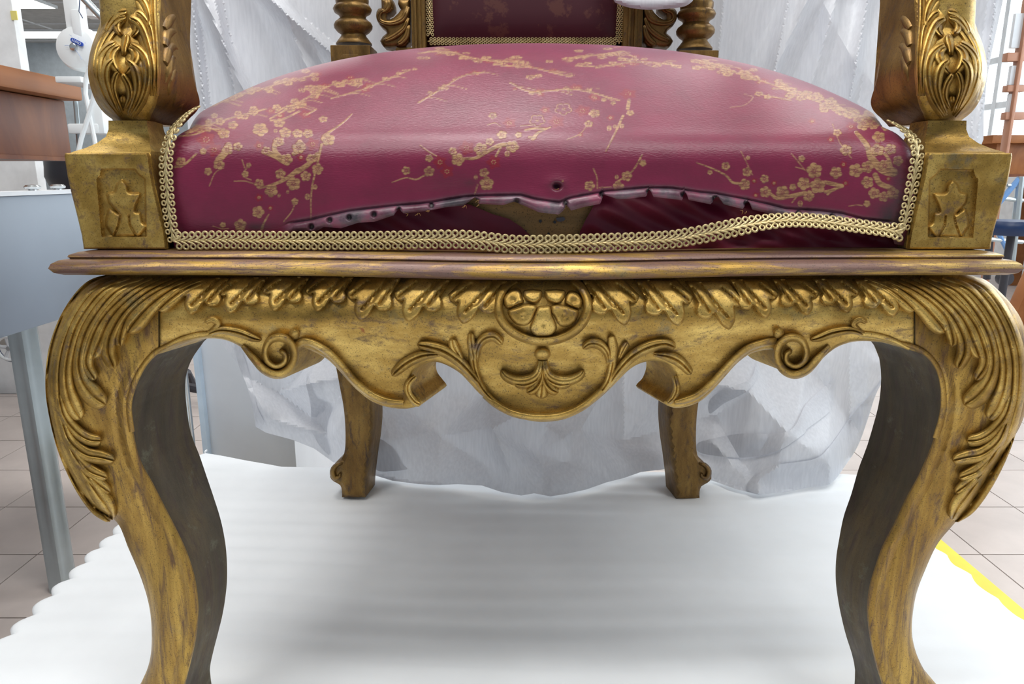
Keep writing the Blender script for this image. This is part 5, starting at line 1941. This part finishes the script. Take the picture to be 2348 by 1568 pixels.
gp = [Vector((xa + .006, .558, 1.0)), Vector((xa + .006, .556, zof(93))), Vector((xb - .006, .556, zof(93))), Vector((xb - .006, .558, 1.0))]
for a, b_ in zip(gp[:-1], gp[1:]):
    L_ = (b_ - a).length
    t = (b_ - a).normalized()
    ay = Vector((0, -1, 0)).cross(t)
    nz = t.cross(ay)
    for k in range(int(L_ / .0052)):
        p = a + t * (k * .0052)
        for vv, ff in ((uv_, uf_), (dv_, df_)):
            br.add([tuple(p + t * (w_.x * .95) + ay * (w_.y * .8) + nz * w_.z) for w_ in vv], ff)
br.put('back_braid', M['gimp'], chair, kind='stuff')

# ================================================================== SHEET
m, nt, b = newmat('white_nonwoven')
out = nt.nodes['Material Output']
nt.nodes.remove(b)
dif = nt.nodes.new('ShaderNodeBsdfDiffuse')
trn = nt.nodes.new('ShaderNodeBsdfTranslucent')
gls = nt.nodes.new('ShaderNodeBsdfGlossy')
gls.inputs['Roughness'].default_value = .45
mx = nt.nodes.new('ShaderNodeMixShader')
mx2 = nt.nodes.new('ShaderNodeMixShader')
mx.inputs[0].default_value = .26
mx2.inputs[0].default_value = .05
cc_ = ramp(nt, noise(nt, 260, 3, .5, (1, 1, .12)), [(0.3, (.69, .71, .76)), (.7, (.77, .79, .84))])
nt.links.new(cc_, dif.inputs[0])
nt.links.new(cc_, trn.inputs[0])
nt.links.new(dif.outputs[0], mx.inputs[1])
nt.links.new(trn.outputs[0], mx.inputs[2])
nt.links.new(mx.outputs[0], mx2.inputs[1])
nt.links.new(gls.outputs[0], mx2.inputs[2])
nt.links.new(mx2.outputs[0], out.inputs[0])
bn = nt.nodes.new('ShaderNodeBump')
bn.inputs['Strength'].default_value = .25
bn.inputs['Distance'].default_value = .002
nt.links.new(noise(nt, 60, 6, .6), bn.inputs['Height'])
for s_ in (dif, trn, gls):
    nt.links.new(bn.outputs[0], s_.inputs['Normal'])
M['sheet'] = m


def facets(seed, spacing, x0, x1, y0, y1, jitter=.45, ctrl=()):
    """height of a crumpled sheet: random folds joined by flat facets"""
    r = np.random.default_rng(seed)
    pts, hs = [], []
    for (x, y, h) in ctrl:
        pts.append((x, y))
        hs.append(h)
    gx_ = np.arange(x0 - spacing, x1 + spacing, spacing)
    gy_ = np.arange(y0 - spacing, y1 + spacing, spacing)
    for k, y in enumerate(gy_):
        for x in gx_:
            q = (x + (spacing / 2 if k % 2 else 0) + r.uniform(-1, 1) * spacing * jitter, y + r.uniform(-1, 1) * spacing * jitter)
            if all((q[0] - c_[0]) ** 2 + (q[1] - c_[1]) ** 2 > (spacing * .6) ** 2 for c_ in ctrl):
                pts.append(q)
                hs.append(r.uniform(-1, 1))
    vo, eo, fo, ov, oe, of = delaunay_2d_cdt([Vector(p) for p in pts], [], [], 0, 1e-5)
    co = np.array([(v[0], v[1]) for v in vo])
    hh = np.zeros(len(co))
    for i, l in enumerate(ov):
        hh[i] = hs[l[0]]
    tri = np.array([list(f) for f in fo])

    def fn(x, y):
        x = np.asarray(x, float)
        y = np.asarray(y, float)
        res = np.zeros(x.shape)
        a, b2, c_ = co[tri[:, 0]], co[tri[:, 1]], co[tri[:, 2]]
        for k in range(len(tri)):
            mnx, mxx = min(a[k, 0], b2[k, 0], c_[k, 0]), max(a[k, 0], b2[k, 0], c_[k, 0])
            mny, mxy = min(a[k, 1], b2[k, 1], c_[k, 1]), max(a[k, 1], b2[k, 1], c_[k, 1])
            sel = np.where((x >= mnx) & (x <= mxx) & (y >= mny) & (y <= mxy))[0]
            if not len(sel):
                continue
            D = (b2[k, 1] - c_[k, 1]) * (a[k, 0] - c_[k, 0]) + (c_[k, 0] - b2[k, 0]) * (a[k, 1] - c_[k, 1])
            if abs(D) < 1e-9:
                continue
            l1 = ((b2[k, 1] - c_[k, 1]) * (x[sel] - c_[k, 0]) + (c_[k, 0] - b2[k, 0]) * (y[sel] - c_[k, 1])) / D
            l2 = ((c_[k, 1] - a[k, 1]) * (x[sel] - c_[k, 0]) + (a[k, 0] - c_[k, 0]) * (y[sel] - c_[k, 1])) / D
            l3 = 1 - l1 - l2
            ok = (l1 >= -1e-6) & (l2 >= -1e-6) & (l3 >= -1e-6)
            res[sel[ok]] = (l1 * hh[tri[k, 0]] + l2 * hh[tri[k, 1]] + l3 * hh[tri[k, 2]])[ok]
        return res
    return fn


lower_ctrl = [(1130, 980, 1.1), (1230, 1040, -.6), (1330, 985, .3), (1010, 1000, -1), (905, 1040, .6), (1180, 1110, .8), (1430, 1010, -.9), (1400, 1090, .4), (1720, 900, .9), (1640, 950, -.8), (1800, 985, 1.0), (1880, 870, -.9), (1950, 780, .4), (1700, 1060, -.7), (1880, 1050, .8), (700, 880, .9), (640, 900, -.8), (620, 960, .6), (720, 960, -.6), (760, 1000, .6), (730, 820, -.6)]
fA = facets(3, 150, 400, 2350, 700, 1200, ctrl=lower_ctrl)
fB = facets(8, 62, 400, 2350, 700, 1200)
fC = facets(5, 210, 350, 2400, -150, 750)


def vfold(px, py, x0, y0, x1, y1, w, h):
    """a hanging pleat along a slanted line"""
    t = (py - y0) / (y1 - y0)
    xc = x0 + (x1 - x0) * t
    d = (px - xc) / w
    return h * np.where(d < 0, np.clip(1 + d, 0, 1) ** 1.3, np.clip(1 - d * 1.5, 0, 1) ** 1.2)


def ysheet(px, py, d):
    low_ = sstep(640, 900, py)
    yb_ = np.interp(px, BOT[:, 0], BOT[:, 1])
    v_ = (784.0 - yb_) / FPX
    dz_ = -sp + v_ * cp
    Yb_ = np.clip(CAMY + (cp + v_ * sp) * (0.004 - CAMZ) / np.minimum(dz_, -1e-3), .50, .66)
    q_ = sstep(720, 1, py) * 0 + np.clip((py - 700) / np.maximum(yb_ - 700, 60), 0, 1)
    y = .645 + (Yb_ - .645) * q_ ** 1.3
    damp = 1 - .75 * sstep(.75, 1.0, q_)
    y = y + low_ * damp * (-.036 * (fA(px, py) + .2) - .012 * fB(px, py))
    up = 1 - low_
    y = y - up * .022 * fC(px, py)
    for a in ((470, 0, 580, 260, 34, .028), (500, 30, 545, 250, 26, .018), (440, 0, 470, 250, 22, .016), (640, 0, 720, 190, 60, .03), (610, -10, 690, 60, 46, .025), (1850, 0, 1775, 170, 66, .034), (1812, -20, 1800, 40, 30, .012), (1990, 0, 1950, 220, 30, .02), (1900, 60, 1860, 200, 40, .012), (1660, 0, 1645, 160, 30, .01), (2285, -10, 2240, 330, 20, .014), (2215, 0, 2225, 200, 30, .012)):
        y = y - up * vfold(px, py, *a)
    # it comes to rest on the foam
    v = (784.0 - py) / FPX
    dy, dz = cp + v * sp, -sp + v * cp
    tz = (0.004 - CAMZ) / np.minimum(dz, -1e-3)
    Y0 = CAMY + dy * tz - .002
    lim = np.where(dz < -.05, Y0, 9)
    y = np.minimum(y, np.where(lim < y + .03, lim, y))
    # pass behind the chair's back legs
    leg_ = np.maximum(gau(px, 815, 60), gau(px, 1575, 60)) * (py < 1075) * (py > 400)
    y = np.maximum(y, np.where(leg_ > .4, np.minimum(.575, lim), y))
    return y


BOT = np.array([(400, 790), (510, 800), (586, 978), (670, 1008), (765, 1060), (860, 1090), (1000, 1112), (1150, 1128), (1262, 1138), (1345, 1122), (1430, 1096), (1550, 1078), (1640, 1104), (1740, 1134), (1903, 1110), (1968, 1020), (2040, 850), (2300, 500)], float)
sheet_ol = [(425, -70), (800, -70), (1500, -70), (2318, -70), (2300, 0), (2285, 70), (2272, 130), (2262, 190), (2256, 260), (2255, 320), (2236, 370), (2210, 480), (2170, 600), (2110, 720), (2040, 850), (2012, 890), (1990, 960), (1968, 1020), (1940, 1065), (1903, 1110), (1850, 1118), (1800, 1128), (1740, 1134), (1690, 1122), (1640, 1104), (1600, 1092), (1550, 1078), (1528, 1075), (1470, 1082), (1430, 1096), (1390, 1106), (1345, 1122), (1300, 1132), (1262, 1138), (1225, 1131), (1195, 1136), (1150, 1128), (1105, 1113), (1050, 1110), (1000, 1112), (960, 1110), (900, 1102), (860, 1090), (830, 1078), (800, 1072), (765, 1060), (720, 1028), (670, 1008), (640, 1000), (610, 992), (586, 978), (580, 930), (566, 880), (545, 835), (510, 790), (490, 720), (460, 620), (440, 420), (428, 250)]
sh_o = relief('fabric_sheet', sheet_ol, ysheet, None, M['sheet'], None, res=8, inner=6.5, angle=24,
              label='crumpled white nonwoven sheet hanging behind the gilded chair down to the foam', cat='sheet')

# doubled-over folds of the same sheet
fold_bits = [
    [(1738, 1132), (1712, 1115), (1735, 1085), (1780, 1066), (1868, 1052), (1905, 1020), (1955, 950), (2005, 895), (2030, 862), (2008, 905), (1990, 960), (1968, 1020), (1940, 1065), (1903, 1109), (1850, 1117), (1795, 1128)],
    [(1600, 1016), (1640, 1004), (1700, 994), (1808, 988), (1850, 925), (1905, 875), (1915, 870), (1912, 915), (1900, 945), (1848, 985), (1846, 992), (1790, 1030), (1720, 1048), (1650, 1046), (1602, 1036)],
    [(538, 795), (548, 792), (560, 820), (572, 860), (582, 900), (590, 935), (606, 968), (600, 975), (588, 980), (580, 940), (566, 885), (548, 840)],
    [(705, 856), (712, 880), (726, 912), (760, 930), (750, 968), (748, 1000), (756, 1040), (735, 1025), (715, 985), (712, 930), (702, 880)],
    [(862, 1002), (905, 1030), (925, 1066), (935, 1075), (900, 1080), (862, 1076), (858, 1030)],
    [(1626, 920), (1650, 898), (1690, 882), (1722, 868), (1734, 835), (1742, 850), (1724, 885), (1700, 905), (1660, 925), (1628, 948)],
]
for k, pl in enumerate(fold_bits):
    c = catmull(pl, 6, True)[:, :2]
    relief('folded_layer', c, lambda px, py, d: ysheet(px, py, d) - .004 - .002 * np.clip(d / 10, 0, 1), None, M['sheet'], sh_o, res=7, angle=30)
# the lip of the sheet that falls in front of the chair back
lip = [(1395, -90), (1402, -30), (1408, 0), (1416, 7), (1440, 16), (1475, 21), (1510, 21), (1545, 18), (1570, 14), (1584, 6), (1591, -4), (1600, -40), (1605, -90)]
relief('front_lip', catmull(lip, 5)[:, :2].tolist(), lambda px, py, d: .498 + .022 * sstep(10, -80, py) + .006 * np.sin(px * .03) + edge_round(d, 14, .008) * (py > -70), .002, M['sheet'], sh_o, res=6, walls=1)
g = MB()
p0, p1 = P(1395, -90, .52), P(1605, -90, .52)
v_ = []
for (y, z) in ((.52, p0[2]), (.50, .90), (.50, 1.10), (.55, 1.125), (.62, 1.10), (.655, .9), (.66, .80)):
    v_ += [(p0[0] + .012 * math.sin(z * 9), y, z), (p0[0] + (p1[0] - p0[0]) / 2, y - .004, z), (p1[0] + .01 * math.sin(z * 7), y, z)]
g.add(v_, [(i * 3 + j, i * 3 + j + 1, (i + 1) * 3 + j + 1, (i + 1) * 3 + j) for i in range(6) for j in range(2)])
g.put('top_fold', M['sheet'], sh_o)
